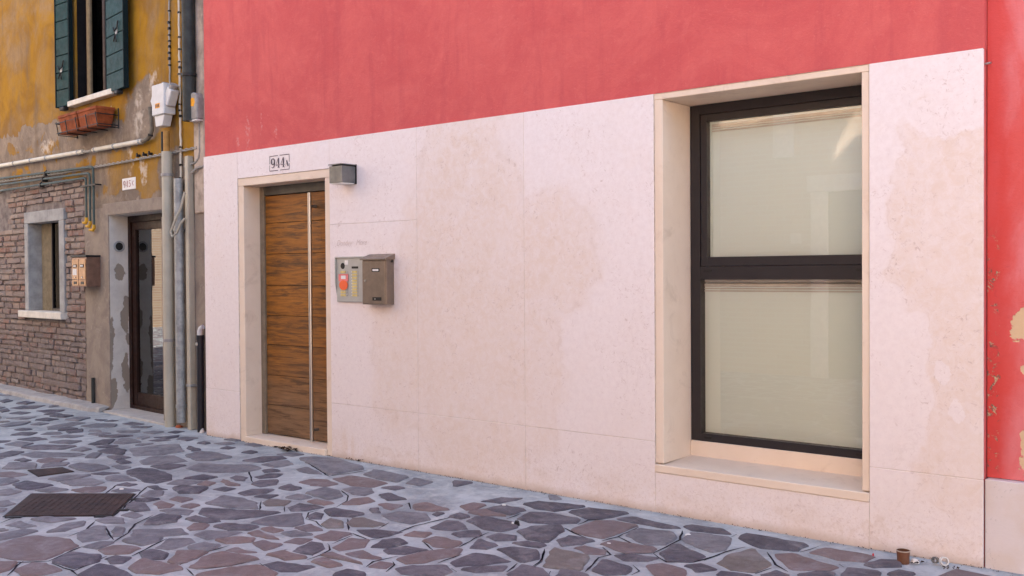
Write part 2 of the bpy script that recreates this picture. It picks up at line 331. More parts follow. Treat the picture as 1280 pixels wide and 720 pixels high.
def m_door():
    g = G('oak_door', .5, .35); p = g.pos()
    sep = g.n('SeparateXYZ', {0: p}); rn = g.rnd()
    v = g.n('CombineXYZ', {0: g.ma('MULTIPLY', sep.outputs[0], 1.), 1: g.ma('MULTIPLY', rn, 9.), 2: g.ma('MULTIPLY', sep.outputs[2], 13.)}).outputs[0]
    gr = g.mr(g.noise(4., 10, .72, .4, v), .0, 1., .12, .92, False)
    c = g.ramp(gr, [(.28,(.085,.032,.005)), (.43,(.22,.078,.008)), (.57,(.34,.125,.013)), (.75,(.46,.19,.028))])
    low = g.mr(g.n('SeparateXYZ', {0: g.wob(p, 3, .5)}).outputs[2], .1, .95, .75, 0)      # sun- and rain-bleached foot
    c = g.mix(low, c, g.mix(gr, (.11, .07, .04), (.28, .195, .125)))
    c = g.mix(g.ma('MULTIPLY', g.mr(g.noise(1.8, 7, .75, .4, v), .46, .62), .75), c, (.035, .018, .009))
    c = g.mix(g.mr(rn, 0, 1, 0, .25, False), c, (.15, .07, .025))
    g.col(c); g.bump(gr, .15, .003); return g.m
def glass(name, tint=(.93,.96,.93), k=1.9):
    m = bpy.data.materials.new(name); m.use_nodes = True; t = m.node_tree; t.nodes.clear()
    o = t.nodes.new('ShaderNodeOutputMaterial'); mx = t.nodes.new('ShaderNodeMixShader'); tr = t.nodes.new('ShaderNodeBsdfTransparent'); gl = t.nodes.new('ShaderNodeBsdfGlossy')
    fr = t.nodes.new('ShaderNodeFresnel'); fr.inputs[0].default_value = 1.5; mu = t.nodes.new('ShaderNodeMath'); mu.operation = 'MULTIPLY'; mu.inputs[1].default_value = k; mu.use_clamp = True
    gl.inputs['Roughness'].default_value = .0; tr.inputs[0].default_value = (*tint, 1)
    nz = t.nodes.new('ShaderNodeTexNoise'); nz.inputs['Scale'].default_value = 1.3; bp = t.nodes.new('ShaderNodeBump'); bp.inputs['Strength'].default_value = .03; bp.inputs['Distance'].default_value = .02
    t.links.new(nz.outputs[0], bp.inputs['Height']); t.links.new(bp.outputs[0], gl.inputs['Normal'])
    t.links.new(fr.outputs[0], mu.inputs[0]); t.links.new(mu.outputs[0], mx.inputs[0]); t.links.new(tr.outputs[0], mx.inputs[1]); t.links.new(gl.outputs[0], mx.inputs[2]); t.links.new(mx.outputs[0], o.inputs[0])
    return m
def m_blind():
    g = G('blind_fabric', .85, .2); p = g.pos(); sep = g.n('SeparateXYZ', {0: p})
    v = g.n('CombineXYZ', {0: g.ma('MULTIPLY', sep.outputs[0], .4), 1: 0., 2: g.ma('MULTIPLY', sep.outputs[2], 30.)}).outputs[0]
    g.col(g.mix(g.noise(3, 5, .6, 0, v), (.87, .945, .875), (.84, .92, .845))); return g.m
def m_facing_brick():
    g = G('facing_brick', .9, .1); p = g.pos(); sep = g.n('SeparateXYZ', {0: p}); v = g.n('CombineXYZ', {0: sep.outputs[0], 1: sep.outputs[2], 2: 0.}).outputs[0]
    b = g.n('TexBrick', {'Vector': v, 'Color1': (.40,.25,.17,1), 'Color2': (.50,.36,.25,1), 'Mortar': (.5,.44,.37,1), 'Scale': 1., 'Mortar Size': .012, 'Brick Width': .26, 'Row Height': .075})
    g.col(g.mix(g.ma('MULTIPLY', g.noise(5, 7), .5), b.outputs[0], (.5, .4, .3))); g.bump(b.outputs['Fac'], -.4, .01); return g.m
def m_steel():
    g = G('brushed_steel', .34, .5, 1); p = g.pos(); g.col(g.mix(g.noise(8, 4), (.55, .53, .50), (.48, .46, .44))); return g.m
def m_checker():
    g = G('checker_plate', .75, .2, 0); o = g.obj()
    c = g.mix(g.mr(g.noise(9, 8, .7, .6), .35, .7), (.050, .034, .033), (.088, .055, .047)); g.col(c)
    v = g.n('Mapping', {'Vector': o, 'Rotation': (0,0,R(45)), 'Scale': (34,34,34)}).outputs[0]
    ck = g.n('TexWave', {'Vector': v, 'Scale': .6}, wave_type='BANDS').outputs['Fac']
    ck2 = g.n('TexWave', {'Vector': v, 'Scale': .6}, wave_type='BANDS', bands_direction='Y').outputs['Fac']
    g.bump(g.ma('MULTIPLY', ck, ck2), .9, .008); return g.m
M = dict(dimcurt=plain('dim_curtain_edge', (.20,.155,.095), .9), lowglass=glass('old_glass', (.4,.42,.42), .08), purple=plain('dim_curtain', (.10,.075,.085), .9), strip=plain('stained_corner_plaster', (.40,.33,.27), .9, .1, 0, .35, 5, .3), stone=m_stone(), jamb=m_jamb(), red=m_red(), redold=m_red_old(), base=m_base_stone(), ochre=m_ochre(), render=m_grey_render(), white=m_white_plaster(),
    brick=m_brick(), mortar=m_mortar(), ground=m_ground(), door=m_door(), blind=m_blind(), facing=m_facing_brick(), steel=m_steel(), checker=m_checker(),
    glass=glass('window_glass', (1,1,1), k=3.3), dglass=glass('dark_door_glass', (.55,.62,.60), 2.0),
    alu=plain('dark_aluminium', (.022,.018,.019), .42, .4, 0, .1), jointm=plain('joint_filler', (.62,.53,.46), .9, .1),
    dark=plain('dark_void', (.012,.011,.012), .9, .1), transom=plain('bronze_panel', (.085,.078,.062), .45, .4), dframe=plain('door_frame_metal', (.23,.18,.125), .45, .4, .2),
    lampfront=plain('lamp_grey', (.17,.17,.165), .42, .5, .6), mail=plain('bronze_steel', (.24,.19,.15), .38, .5, .75, .1), maildark=plain('mail_gap', (.02,.018,.016), .6),
    icp=plain('intercom_aluminium', (.44,.44,.42), .4, .5, .5, .06), ydiv=plain('name_tag_yellow', (.62,.50,.20), .5), sticker=plain('orange_sticker', (.80,.13,.04), .5, .3, 0, .05), pinks=plain('pink_sticker', (.72,.20,.19), .5), paper=plain('white_paper', (.75,.73,.70), .8, .2, 0, .05),
    ink=plain('stencil_ink', (.10,.075,.09), .8, .2, 0, .3, 60), faint=plain('faint_script_paint', (.60,.49,.45), .8, .2, 0, .1), redink=plain('red_ink', (.30,.09,.09), .8),
    shutter=plain('green_shutter_paint', (.006,.038,.040), .6, .15, 0, .25, 9, .3, 60), shutedge=plain('shutter_dark_edge', (.006,.014,.016), .7, .1), iron=plain('black_iron', (.018,.017,.018), .55, .4, .3),
    wood=plain('brown_wood', (.024,.009,.006), .5, .25, 0, .25, 10), terra=plain('terracotta', (.25,.062,.02), .8, .2, 0, .3, 9, .2), sill=plain('white_sill', (.66,.62,.55), .7, .2, 0, .12, 7, .2),
    surround=plain('grey_stone_surround', (.33,.33,.325), .85, .2, 0, .2, 7, .4, 50), pvc=plain('grey_cream_pipe', (.41,.375,.30), .5, .35, 0, .1, 4), galv=plain('galvanised_pipe', (.31,.32,.32), .5, .4, .3, .25, 12), dpipe=plain('dark_downpipe', (.035,.038,.036), .6, .3, .2, .3, 8),
    blackpipe=plain('black_plastic_pipe', (.012,.013,.02), .45, .4), whitepipe=plain('white_conduit', (.60,.56,.47), .5, .35, 0, .12, 6), cable=plain('grey_cable', (.30,.285,.26), .7), meter=plain('white_meter_plastic', (.58,.58,.58), .45, .4, 0, .06), greybox=plain('grey_box_plastic', (.30,.28,.265), .5), orange=plain('orange_label', (.75,.33,.02), .6),
    gpipe=plain('dark_green_pipe', (.045,.075,.070), .55, .35), yel=plain('yellow_fitting', (.62,.34,.03), .55), copper=plain('copper_mailbox', (.40,.225,.11), .45, .4, .25, .15), cside=plain('copper_mailbox_side', (.22,.125,.09), .45, .5, .5), kerb=plain('kerb_stone', (.36,.34,.32), .85, .2, 0, .2, 6, .4, 40),
    step=plain('marble_step', (.45,.42,.385), .7, .3, 0, .15, 8, .2), curtain=plain('curtain_cloth', (.26,.21,.135), .9), roof=plain('roof_tile', (.33,.14,.08), .9, .1), pale=plain('pale_trim', (.68,.64,.58), .8, .2), darkhouse=plain('dark_house_plaster', (.10,.105,.10), .9, .1),
    can=plain('brown_can', (.15,.06,.03), .55, .4), leaf=plain('dead_leaf', (.055,.035,.025), .9, .1, 0, .4, 30), black=plain('black_plastic', (.012,.012,.014), .4), rust=plain('brick_scrap', (.38,.10,.045), .9), groove=plain('open_joint', (.035,.032,.038), .95, .05),
    p_grey=m_pave('porphyry_grey', (.16,.155,.175), (.25,.238,.25)), p_dark=m_pave('porphyry_dark', (.09,.083,.102), (.165,.148,.168)), p_red=m_pave('porphyry_red', (.23,.165,.155), (.17,.14,.15)), p_tan=m_pave('porphyry_tan', (.20,.17,.15), (.17,.145,.14)), p_blue=m_pave('porphyry_blue', (.09,.082,.105), (.11,.095,.12)))

# ================================================================== the setting: ground
gr = MB(); N = 1
gr.add([(-70,-45,0),(25,-45,0),(25,40,0),(-70,40,0)], [(0,1,2,3)])
ground = struct(gr.build('ground', M['ground']))

TILE = {1:(0,560,4.5), 2:(220,560,4.5), 3:(440,560,4.5), 4:(660,600,5.3333), 5:(880,640,5.3333), 6:(0,485,5.3333), 7:(220,530,5.3333)}
STONES = {
1: """r -60,575 0,550 60,515 200,500 400,510 460,550 370,590 240,630 90,635 0,610
g 420,510 460,475 545,440 590,445 608,512 540,530 470,530
b 310,640 400,590 560,610 550,640 420,680
r 90,690 170,655 260,660 335,690 230,715 120,720
b 450,720 560,660 640,670 740,720 700,780 480,780
r -60,650 80,650 50,685 -60,720
g 270,475 380,430 475,418 460,440 360,470
g -60,505 0,490 150,455 205,470 120,495 0,520
g 40,440 110,415 200,440 130,455
g 170,405 260,392 420,400 300,420
g 545,408 620,392 680,400 690,425 600,425
g 630,470 655,450 700,455 690,495 640,500
g 690,380 740,362 790,380 760,395
d 725,325 760,312 815,320 840,350 770,358 725,340
g 800,270 840,245 910,248 900,270 830,282
r 870,315 910,300 970,320 950,338 900,340
d 840,410 910,378 1005,390 990,415 900,430 820,432
g 725,495 760,465 900,462 1050,455 1060,490 900,502
g 690,525 750,510 900,510 880,530 800,555
g 480,555 560,530 630,535 550,570
r 560,580 640,555 790,565 720,595 610,597
g 885,565 950,515 1080,508 1080,535 960,572
d 790,600 850,580 940,595 920,630 860,635 810,620
r 945,640 1000,590 1090,580 1160,590 1060,640 990,658
d 605,630 640,608 725,622 690,650 630,652
r 690,680 800,635 920,650 1020,685 880,710 780,708
d 720,130 780,115 860,120 960,150 960,180 880,200 810,190 730,150
g 600,165 640,150 720,155 765,185 660,188 610,180
g 350,195 430,175 520,180 580,195 530,212 410,212
b 80,210 140,190 290,212 240,235 150,235 100,225
g 205,240 300,228 385,238 280,250
r 410,240 490,225 590,222 570,248 460,252
g -30,262 0,245 60,235 110,250 40,268
g -30,322 0,305 40,300 80,315 30,330
r -30,150 0,140 60,135 155,150 60,165 -20,160
g 20,115 60,88 200,90 200,115 80,122
g 220,100 260,88 390,85 370,102 240,110
g 100,40 200,22 480,35 420,50 200,55
r 210,70 280,57 365,65 340,80 230,82
d 90,70 130,60 170,70 130,80
g 395,105 450,92 540,98 620,115 500,135 430,120
g 480,55 520,32 570,35 540,58
d 550,18 640,2 705,12 690,40 600,30
g 735,5 900,-15 1000,-20 1030,20 900,45 760,45
g 790,75 850,52 980,45 1050,75 950,92 820,95
d 600,50 680,45 730,55 650,68
d 655,80 700,70 735,85 680,92
d 850,105 950,95 1045,100 950,122 890,120
g 940,205 1010,180 1140,190 1040,212
d 980,225 1030,218 1170,225 1120,255 1010,258
r 960,290 1000,275 1080,290 1020,308
g 270,178 370,160 510,155 440,172 340,188
d 510,148 590,138 670,142 590,152
g 630,105 670,97 730,112 680,122
d -20,40 60,20 130,25 60,48 0,48
g 635,245 690,228 790,240 720,252
d 770,298 830,288 890,292 820,305
d 660,210 710,200 765,208 720,216
d 830,218 880,215 940,235 880,235
g 905,355 980,345 1075,355 1060,378 960,368""",
2: """g 60,45 130,25 210,28 310,55 200,72 110,70
g 65,115 130,88 250,95 420,95 480,115 400,135 230,140 120,130
d 380,75 480,55 590,50 615,62 480,82
g 490,95 560,75 630,75 650,95 560,112
g 690,62 770,55 900,65 1040,105 1050,120 860,155 780,100
g 680,125 740,112 790,130 820,148 740,145
d 450,165 520,148 600,148 560,168 480,172
d 425,205 480,190 575,185 560,205 480,220
d 310,170 340,158 395,168 380,185 340,182
r 255,190 270,180 360,212 300,215
d 220,235 270,222 330,230 280,245
d 360,255 420,238 550,235 510,255 400,268
d 445,275 500,262 570,268 520,285
d 580,228 640,210 700,230 650,240
r 700,195 760,180 850,182 905,205 840,218 760,210
r 880,175 980,160 1090,165 1185,198 1100,222 980,210
g 730,258 830,230 910,245 930,275 850,292 780,275
g 945,235 1000,222 1090,230 1110,250 1060,268 1000,262
r 940,320 1000,290 1080,285 1110,300 1040,318
g 620,280 690,265 760,280 690,292
r 740,305 790,295 880,312 820,322
d 640,340 690,315 780,322 820,335 740,355 660,355
t 495,310 520,293 640,300 600,325 510,328
g 175,315 260,272 380,290 460,315 450,345 300,335
d 130,370 160,342 400,355 580,365 480,385 350,400 240,400
g 430,420 530,390 700,370 715,425 640,445 520,440
d 745,385 780,365 830,375 815,400 760,400
d 845,355 900,345 1060,375 980,392 880,382
t 835,430 870,405 945,415 945,450 850,450
d 210,445 280,430 460,445 400,465 290,462
g 105,490 170,465 360,478 300,505 170,515
r 75,450 110,430 175,435 160,460 90,465
r 230,520 320,505 440,510 420,530 300,540
r 410,485 460,470 580,515 500,510
r 480,455 530,445 600,465 540,478
g 600,480 680,465 760,490 660,500
r 615,530 680,510 780,515 700,540
r 790,500 880,470 980,485 900,520 830,520
r 680,455 760,435 820,465 740,472
d 665,580 760,530 820,540 840,565 770,600 700,595
r 440,540 500,528 590,548 500,578
g 70,560 150,540 240,555 180,578 90,575
r 285,580 340,565 450,590 340,595
r 90,670 150,620 260,592 460,628 300,660 130,680
r 520,605 600,585 730,622 620,632
d 505,660 580,642 770,670 680,695 580,700
r 130,715 330,680 460,668 560,715 400,780 150,780
r 770,640 830,625 940,660 860,672
r 825,610 880,595 1050,655 960,640
r 885,560 980,510 1080,520 1060,560 930,578
r 960,600 1040,580 1150,625 1040,620
r 130,205 170,190 215,200 180,215
b 890,715 960,690 1060,710 1050,780 900,780
r 35,330 80,318 130,325 80,342
d 50,405 120,390 240,415 160,425""",
3: """g 70,155 130,128 310,165 250,195 130,175
g 310,200 350,172 450,195 380,215
d 160,270 210,260 300,290 200,297
r 150,320 200,315 280,325 210,350
d 105,350 150,345 155,365 120,365
g 175,380 260,360 410,370 430,405 330,428 240,410
r 345,325 420,315 540,350 440,357 360,350
d 445,375 475,367 508,372 480,384
d 170,225 250,218 290,228 240,238
r 620,330 680,318 750,325 700,345 640,350
d 730,300 830,282 960,285 840,312
d 750,350 860,330 970,352 880,380
r 660,365 740,352 870,385 740,385
d 635,415 700,392 800,400 920,425 930,450 830,475 740,460
d 450,450 530,410 600,415 640,455 560,463 480,460
d 565,485 640,462 715,470 710,500 620,502
d 560,390 600,375 650,390 610,400
t -60,420 0,398 60,395 180,432 100,445 0,440
d 35,465 110,462 270,475 200,500 110,508
d 110,560 180,525 260,515 305,540 200,572
r 300,495 360,475 440,485 400,505
r 405,525 480,505 610,535 560,568 470,555
d 190,580 290,555 420,575 300,600 220,598
r 260,630 330,610 450,585 610,575 590,605 400,645 310,655
r 110,670 160,645 215,655 190,680
d 255,680 350,665 520,662 560,700 480,725 300,710
d 570,645 690,595 800,610 880,645 720,665 600,668
d 630,685 720,675 860,672 840,695 700,700
d 665,565 720,520 805,550 760,570
d 825,578 900,565 1040,585 1060,625 960,645
d 770,505 830,485 925,495 910,520 820,522
d 910,540 1000,535 1080,550 1040,562
d 890,720 950,665 1090,690 1130,780 900,780""",
4: """d -30,165 60,150 200,160 380,180 180,210 60,195
d -60,260 20,222 120,225 340,265 320,290 180,300 30,288
d -60,350 30,318 215,312 230,340 120,420 0,395
d 280,215 420,195 660,225 560,250 400,262
d 590,265 700,250 1010,325 880,320
r 300,340 440,285 560,282 720,310 640,350 500,390 400,375
g 660,370 740,328 960,350 985,390 920,430 780,430
g 1030,400 1100,360 1240,360 1340,390 1320,470 1220,480 1110,440
d 1045,315 1100,308 1290,335 1340,365 1250,362 1100,340
d 205,410 280,380 430,410 350,440 230,442
r 500,435 560,410 850,460 800,485 640,488
r 320,455 380,440 500,470 500,500 400,490
d 590,510 700,500 850,525 790,545 660,540
d 890,495 960,440 1000,435 1170,510 1080,545 930,540
t 90,590 165,460 405,520 350,600
d 445,605 510,540 680,590 650,630 520,632
d -40,490 0,478 75,495 70,540 0,555
r 800,575 900,560 1030,600 1060,700 880,660
d 1060,575 1150,562 1245,600 1130,612
d 210,640 230,610 330,612 400,640 380,700 220,700
d 0,430 60,428 120,445 50,452""",
5: """d 210,180 280,150 690,225 600,262 400,245
r 480,290 600,285 880,370 820,390 580,385
t 100,340 180,290 330,250 440,350 330,405 200,390
r 720,275 820,245 1130,300 1050,335 900,320
d 1080,355 1180,335 1300,335 1300,370 1150,372
d 390,427 480,395 560,427 540,480 400,480
d 650,420 760,408 860,412 870,480 650,480
d 910,420 960,378 1170,405 1160,480 900,480
d 105,427 130,402 330,430 300,480 100,480
d -60,350 0,360 70,385 0,400
d 1200,420 1300,400 1400,420 1300,450""",
6: """d 145,400 280,385 510,390 420,410 250,412
g 35,380 110,362 215,370 150,392
d 120,345 240,330 310,342 220,355
g 320,365 430,350 540,355 470,375
g 480,415 560,398 600,410 550,425
d 600,375 680,350 765,345 720,378 630,382
g 765,370 810,340 870,342 940,362 830,375
d 645,395 720,385 780,390 700,402
d 660,325 780,318 890,322 760,332
g 590,310 680,298 735,305 650,318
g 340,328 450,315 560,320 480,335
d 70,315 150,298 240,300 190,318
g 540,255 650,240 820,240 760,262 620,265
d 240,215 310,203 390,210 320,222
d 300,178 350,168 415,178 350,184
d 330,192 420,182 490,188 420,198
d 75,135 160,120 300,118 230,138 140,142
d 110,105 170,92 225,100 170,112
d 60,170 130,160 200,165 140,178
g 40,205 150,195 240,195 160,212
g 430,215 520,198 600,202 530,222
d 820,240 880,228 960,242 890,252
g 960,300 1020,290 1085,295 1020,308
d 1125,298 1170,288 1220,292 1170,303
d 995,352 1060,344 1135,348 1060,358
d 1180,342 1240,330 1310,335 1250,355
g 920,335 960,325 990,330 950,345
g 0,255 90,235 200,228 150,248 40,262
d 100,280 160,270 215,276 150,286
g 210,245 260,233 320,240 260,250
d 0,150 50,140 60,155 10,165
d 0,90 40,75 80,85 30,100""",
7: """d 10,100 70,90 160,100 90,110
d 150,130 190,122 220,130 190,137
d 300,162 345,152 395,160 345,170
d 445,192 500,180 540,190 500,200
d 75,165 90,155 165,175 110,182
g 330,108 380,102 440,110 390,116
g 460,140 520,130 575,145 530,152
g 680,205 760,192 850,205 770,218"""}
GROOVES = {
1: "590,440 615,490 640,520|640,530 720,480 760,430 830,395 860,380|270,640 450,560 520,545|400,700 520,650 600,610|740,610 860,550 940,510|640,385 740,300 830,215|590,260 660,205|380,500 490,460 530,415|290,650 400,690 440,720|40,720 100,660 130,640|0,640 120,645 270,640|0,425 60,400 150,385",
2: "20,660 130,600 300,550|60,680 100,720|100,690 300,665 420,645|730,400 745,365 800,350|730,400 790,415 820,445|965,400 970,465|470,350 482,300|410,130 425,185 440,200|860,545 870,575 810,605 740,630|470,650 540,690|500,610 630,570|900,335 960,300 970,270 930,240|700,60 860,160 1000,140 1080,125|610,330 615,360|880,540 1000,490|850,540 860,545",
3: "0,480 100,520 180,505 350,440 540,395 580,375|600,560 690,510 770,475|480,650 620,600|190,700 240,660 230,640|80,670 120,640 260,610|870,700 930,650|1020,665 1060,640 1080,580|870,400 950,370|150,455 210,420|300,320 320,310 330,345|400,530 460,580|560,680 590,700",
4: "95,540 115,460|40,580 95,545|380,615 475,520 545,500 500,450|490,410 600,380 740,315|600,380 700,430 770,440|330,300 400,270 520,265|835,490 960,430 1010,400 1030,340|835,490 920,550 1100,550 1280,500|700,570 745,610 690,635|135,640 150,610|240,320 300,355 420,400|560,490 700,495 830,490",
5: "180,170 215,150|0,325 150,265 270,235|640,270 770,230|420,270 480,355 560,400|340,415 460,375|900,350 930,370"}
def parse(k, txt): 
    ox, oy, s = TILE[k]; return [ground_at(ox+float(a)/s, oy+float(b)/s) for a, b in (q.split(',') for q in txt.split())]
def inside(p, poly):
    c = False; n = len(poly)
    for i in range(n):
        (x1,y1),(x2,y2) = poly[i], poly[i-1]
        if (y1 > p[1]) != (y2 > p[1]) and p[0] < (x2-x1)*(p[1]-y1)/(y2-y1)+x1: c = not c
    return c
def area(P): return .5*sum(P[i-1][0]*P[i][1]-P[i][0]*P[i-1][1] for i in range(len(P)))
def ragged(P, amp=.008, step=.06):
    """cut the corners and roughen the outline of a stone"""
    if area(P) < 0: P = P[::-1]
    Q = []
    for i in range(len(P)):
        a, b = np.array(P[i-1]), np.array(P[i]); Q += [a*.92+b*.08, a*.08+b*.92]
    out = []
    for i in range(len(Q)):
        a, b = Q[i], Q[(i+1)%len(Q)]; L = np.hypot(*(b-a)); k = max(1, min(6, int(L/step)))
        n = np.array([-(b-a)[1], (b-a)[0]])/max(L, 1e-6)
        for j in range(k): out.append(a+(b-a)*j/k+n*random.uniform(-amp, amp))
    return out
def stone_mb(mb, P, z, c=(0,0)):
    n = len(P); C = sum(P)/n; rin = .010
    top = []
    for p in P:
        d = C-p; L = np.hypot(*d); top.append(p+d/max(L, 1e-6)*min(rin, L*.3))
    vs = [(p[0]-c[0], p[1]-c[1], -.02) for p in P]+[(p[0]-c[0], p[1]-c[1], z*.35) for p in P]+[(p[0]-c[0], p[1]-c[1], z+random.uniform(-.0006, .0006)) for p in top]+[(C[0]-c[0], C[1]-c[1], z+.0015)]
    fs = []
    for i in range(n):
        j = (i+1)%n; fs += [(i,j,n+j,n+i), (n+i,n+j,2*n+j,2*n+i), (2*n+i,2*n+j,3*n)]
    mb.add(vs, fs)
PM = {'g':'p_grey', 'd':'p_dark', 'r':'p_red', 't':'p_tan', 'b':'p_blue'}
traced = []
for k, txt in STONES.items():
    for ln in txt.split('\n'):
        c, rest = ln.split(' ', 1); P = parse(k, rest); ctr = np.mean(P, axis=0)
        L_ = [max(.02, math.hypot(*(np.array(p)-ctr))) for p in P]; P = [tuple(ctr+(np.array(p)-ctr)*(1+.016/l)) for p, l in zip(P, L_)]
        if any(inside(ctr, T[1]) or inside(np.mean(T[1], axis=0), P) for T in traced): continue
        traced.append((c, P))
for it in range(7):                             # grown outlines that touch a neighbour are drawn back until a joint shows
    for i, (c, P) in enumerate(traced):
        ctr_ = np.mean(P, axis=0); R_ = max(math.hypot(*(np.array(p)-ctr_)) for p in P); Pn = []
        near = [T[1] for j, T in enumerate(traced) if j != i and math.hypot(*(np.mean(T[1], axis=0)-ctr_)) < R_+.6]
        for p in P:
            d_ = np.array(p)-ctr_; q_ = ctr_+d_*(1+.020/max(.03, math.hypot(*d_)))
            Pn.append(tuple(ctr_+d_*.90) if any(inside(q_, B) for B in near) else p)
        traced[i] = (c, Pn)
for c, P in traced:
    Q = ragged(P, .009, .05); ctr = np.mean(Q, axis=0); mb = MB(); stone_mb(mb, Q, random.uniform(.005, .014), ctr)
    o = mb.build('paving_stone', M[PM[c]], ground); o.location = (ctr[0], ctr[1], 0)
# covers and cement patch keep other stones away
cov1 = [ground_at(*p) for p in ((6,646),(40,618),(168,618),(140,645))]; cov2 = [ground_at(*p) for p in ((35,588.5),(78,585),(92,590),(48,596))]
patch = [ground_at(*p) for p in ((505,616),(545,612),(600,620),(585,630),(545,630))]
block = [T[1] for T in traced]+[cov1, cov2, patch]
def seg_dist(p, a, b):
    a, b, p = np.array(a), np.array(b), np.array(p); t = np.clip(((p-a)@(b-a))/max((b-a)@(b-a), 1e-9), 0, 1); return np.hypot(*(p-a-t*(b-a)))
bb = [(min(p[0] for p in B)-.05, max(p[0] for p in B)+.05, min(p[1] for p in B)-.05, max(p[1] for p in B)+.05) for B in block]
def free(P, gap):
    x0, x1, y0, y1 = min(p[0] for p in P), max(p[0] for p in P), min(p[1] for p in P), max(p[1] for p in P)
    for B, q in zip(block, bb):
        if x1 < q[0] or x0 > q[1] or y1 < q[2] or y0 > q[3]: continue
        if any(inside(p, B) for p in P) or any(inside(p, P) for p in B): return False
        for p in P:
            if min(seg_dist(p, B[i-1], B[i]) for i in range(len(B))) < gap: return False
        for p in B:
            if min(seg_dist(p, P[i-1], P[i]) for i in range(len(P))) < gap: return False
    return True
def cells(x0, x1, y0, y1, s, seed):
    rg = random.Random(seed); pts = {}
    nx, ny = int((x1-x0)/s), int((y1-y0)/s)
    for i in range(-2, nx+2):
        for j in range(-2, ny+2): pts[i, j] = (x0+(i+.5+rg.uniform(-.46,.46))*s, y0+(j+.5+rg.uniform(-.46,.46))*s)
    for i in range(nx):
        for j in range(ny):
            c = pts[i, j]; P = [(c[0]-s*2,c[1]-s*2),(c[0]+s*2,c[1]-s*2),(c[0]+s*2,c[1]+s*2),(c[0]-s*2,c[1]+s*2)]
            for a in range(-2, 3):
                for b in range(-2, 3):
                    q = pts.get((i+a, j+b))
                    if not q or (a == 0 and b == 0): continue
                    nxv, nyv = q[0]-c[0], q[1]-c[1]; L = math.hypot(nxv, nyv); nxv /= L; nyv /= L; lim = L/2-.5*rg.uniform(.03, .06)
                    out = []
                    for k in range(len(P)):
                        p1, p2 = P[k-1], P[k]; d1 = (p1[0]-c[0])*nxv+(p1[1]-c[1])*nyv-lim; d2 = (p2[0]-c[0])*nxv+(p2[1]-c[1])*nyv-lim
                        if (d1 <= 0) != (d2 <= 0):
                            t = d1/(d1-d2); out.append((p1[0]+(p2[0]-p1[0])*t, p1[1]+(p2[1]-p1[1])*t))
                        if d2 <= 0: out.append(p2)
                    P = out
                    if len(P) < 3: break
                if len(P) < 3: break
            if len(P) >= 3: yield P
def wall_y(x): return -.03 if x > -8.0 else .11+(-8.0-x)*math.tan(LA)-.2
fill = {k: MB() for k in PM.values()}
for s, seed in ((.34, 3), (.25, 9), (.18, 5)):
    for P in cells(-16, .6, -4.7, .6, s, seed):
        if any(p[1] > wall_y(p[0]) for p in P) or abs(area(P)) < .004: continue
        if not free(P, .020 if s > .2 else .026): continue
        if s < .3: block.append(P)
        else: block.append(P)
        bb.append((min(p[0] for p in P)-.05, max(p[0] for p in P)+.05, min(p[1] for p in P)-.05, max(p[1] for p in P)+.05))
        k = random.choice(['p_grey', 'p_dark', 'p_dark', 'p_red', 'p_blue', 'p_tan', 'p_grey'])
        stone_mb(fill[k], ragged(P, .008, .07), random.uniform(.004, .012))
for k, mb in fill.items():
    if mb.v: o = mb.build('small_paving_stones', M[k], ground); o['kind'] = 'stuff'
gm = MB()
for k, txt in GROOVES.items():
    for ln in txt.split('|'):
        P = [np.array(p) for p in parse(k, ln)]; Q = [P[0]]
        for a, b in zip(P, P[1:]):
            n = max(1, int(np.hypot(*(b-a))/.06)); Q += [a+(b-a)*(i+1)/n+np.array([random.uniform(-.004,.004), random.uniform(-.004,.004)]) for i in range(n)]
        L = len(gm.v)
        for i, p in enumerate(Q):
            t = Q[min(i+1, len(Q)-1)]-Q[max(i-1, 0)]; t = t/np.hypot(*t); nn = np.array([-t[1], t[0]])*random.uniform(.0035, .0075)*(1 if 0 < i < len(Q)-1 else .3)
            gm.v += [(p[0]+nn[0], p[1]+nn[1], .0022), (p[0]-nn[0], p[1]-nn[1], .0022)]
        gm.f += [(L+2*i+1, L+2*i+3, L+2*i+2, L+2*i) for i in range(len(Q)-1)]
o = gm.build('joint_grooves', M['groove'], ground); o['kind'] = 'stuff'
# kerb along the brick wall
kb = MB(); kp = []
for i in range(25):
    u = 8.5-i*(8.5-2.3)/24; kp.append((u, -.20-random.uniform(0,.02)+(.06 if i == 24 else 0), .05+random.uniform(-.006,.006)))
vs = []; fs = []
for u, o_, z in kp:
    for a, b in ((o_, -.01), (o_+.012, z-.012), (o_+.03, z), (.03, z+.012)): p = LP(u, a, b); vs.append((p.x, p.y, b))
for i in range(len(kp)-1):
    for j in range(3): fs.append((i*4+j, (i+1)*4+j, (i+1)*4+j+1, i*4+j+1))
fs.append((96,97,98,99)); struct(MB().add(vs, fs).build('kerb', M['kerb']))

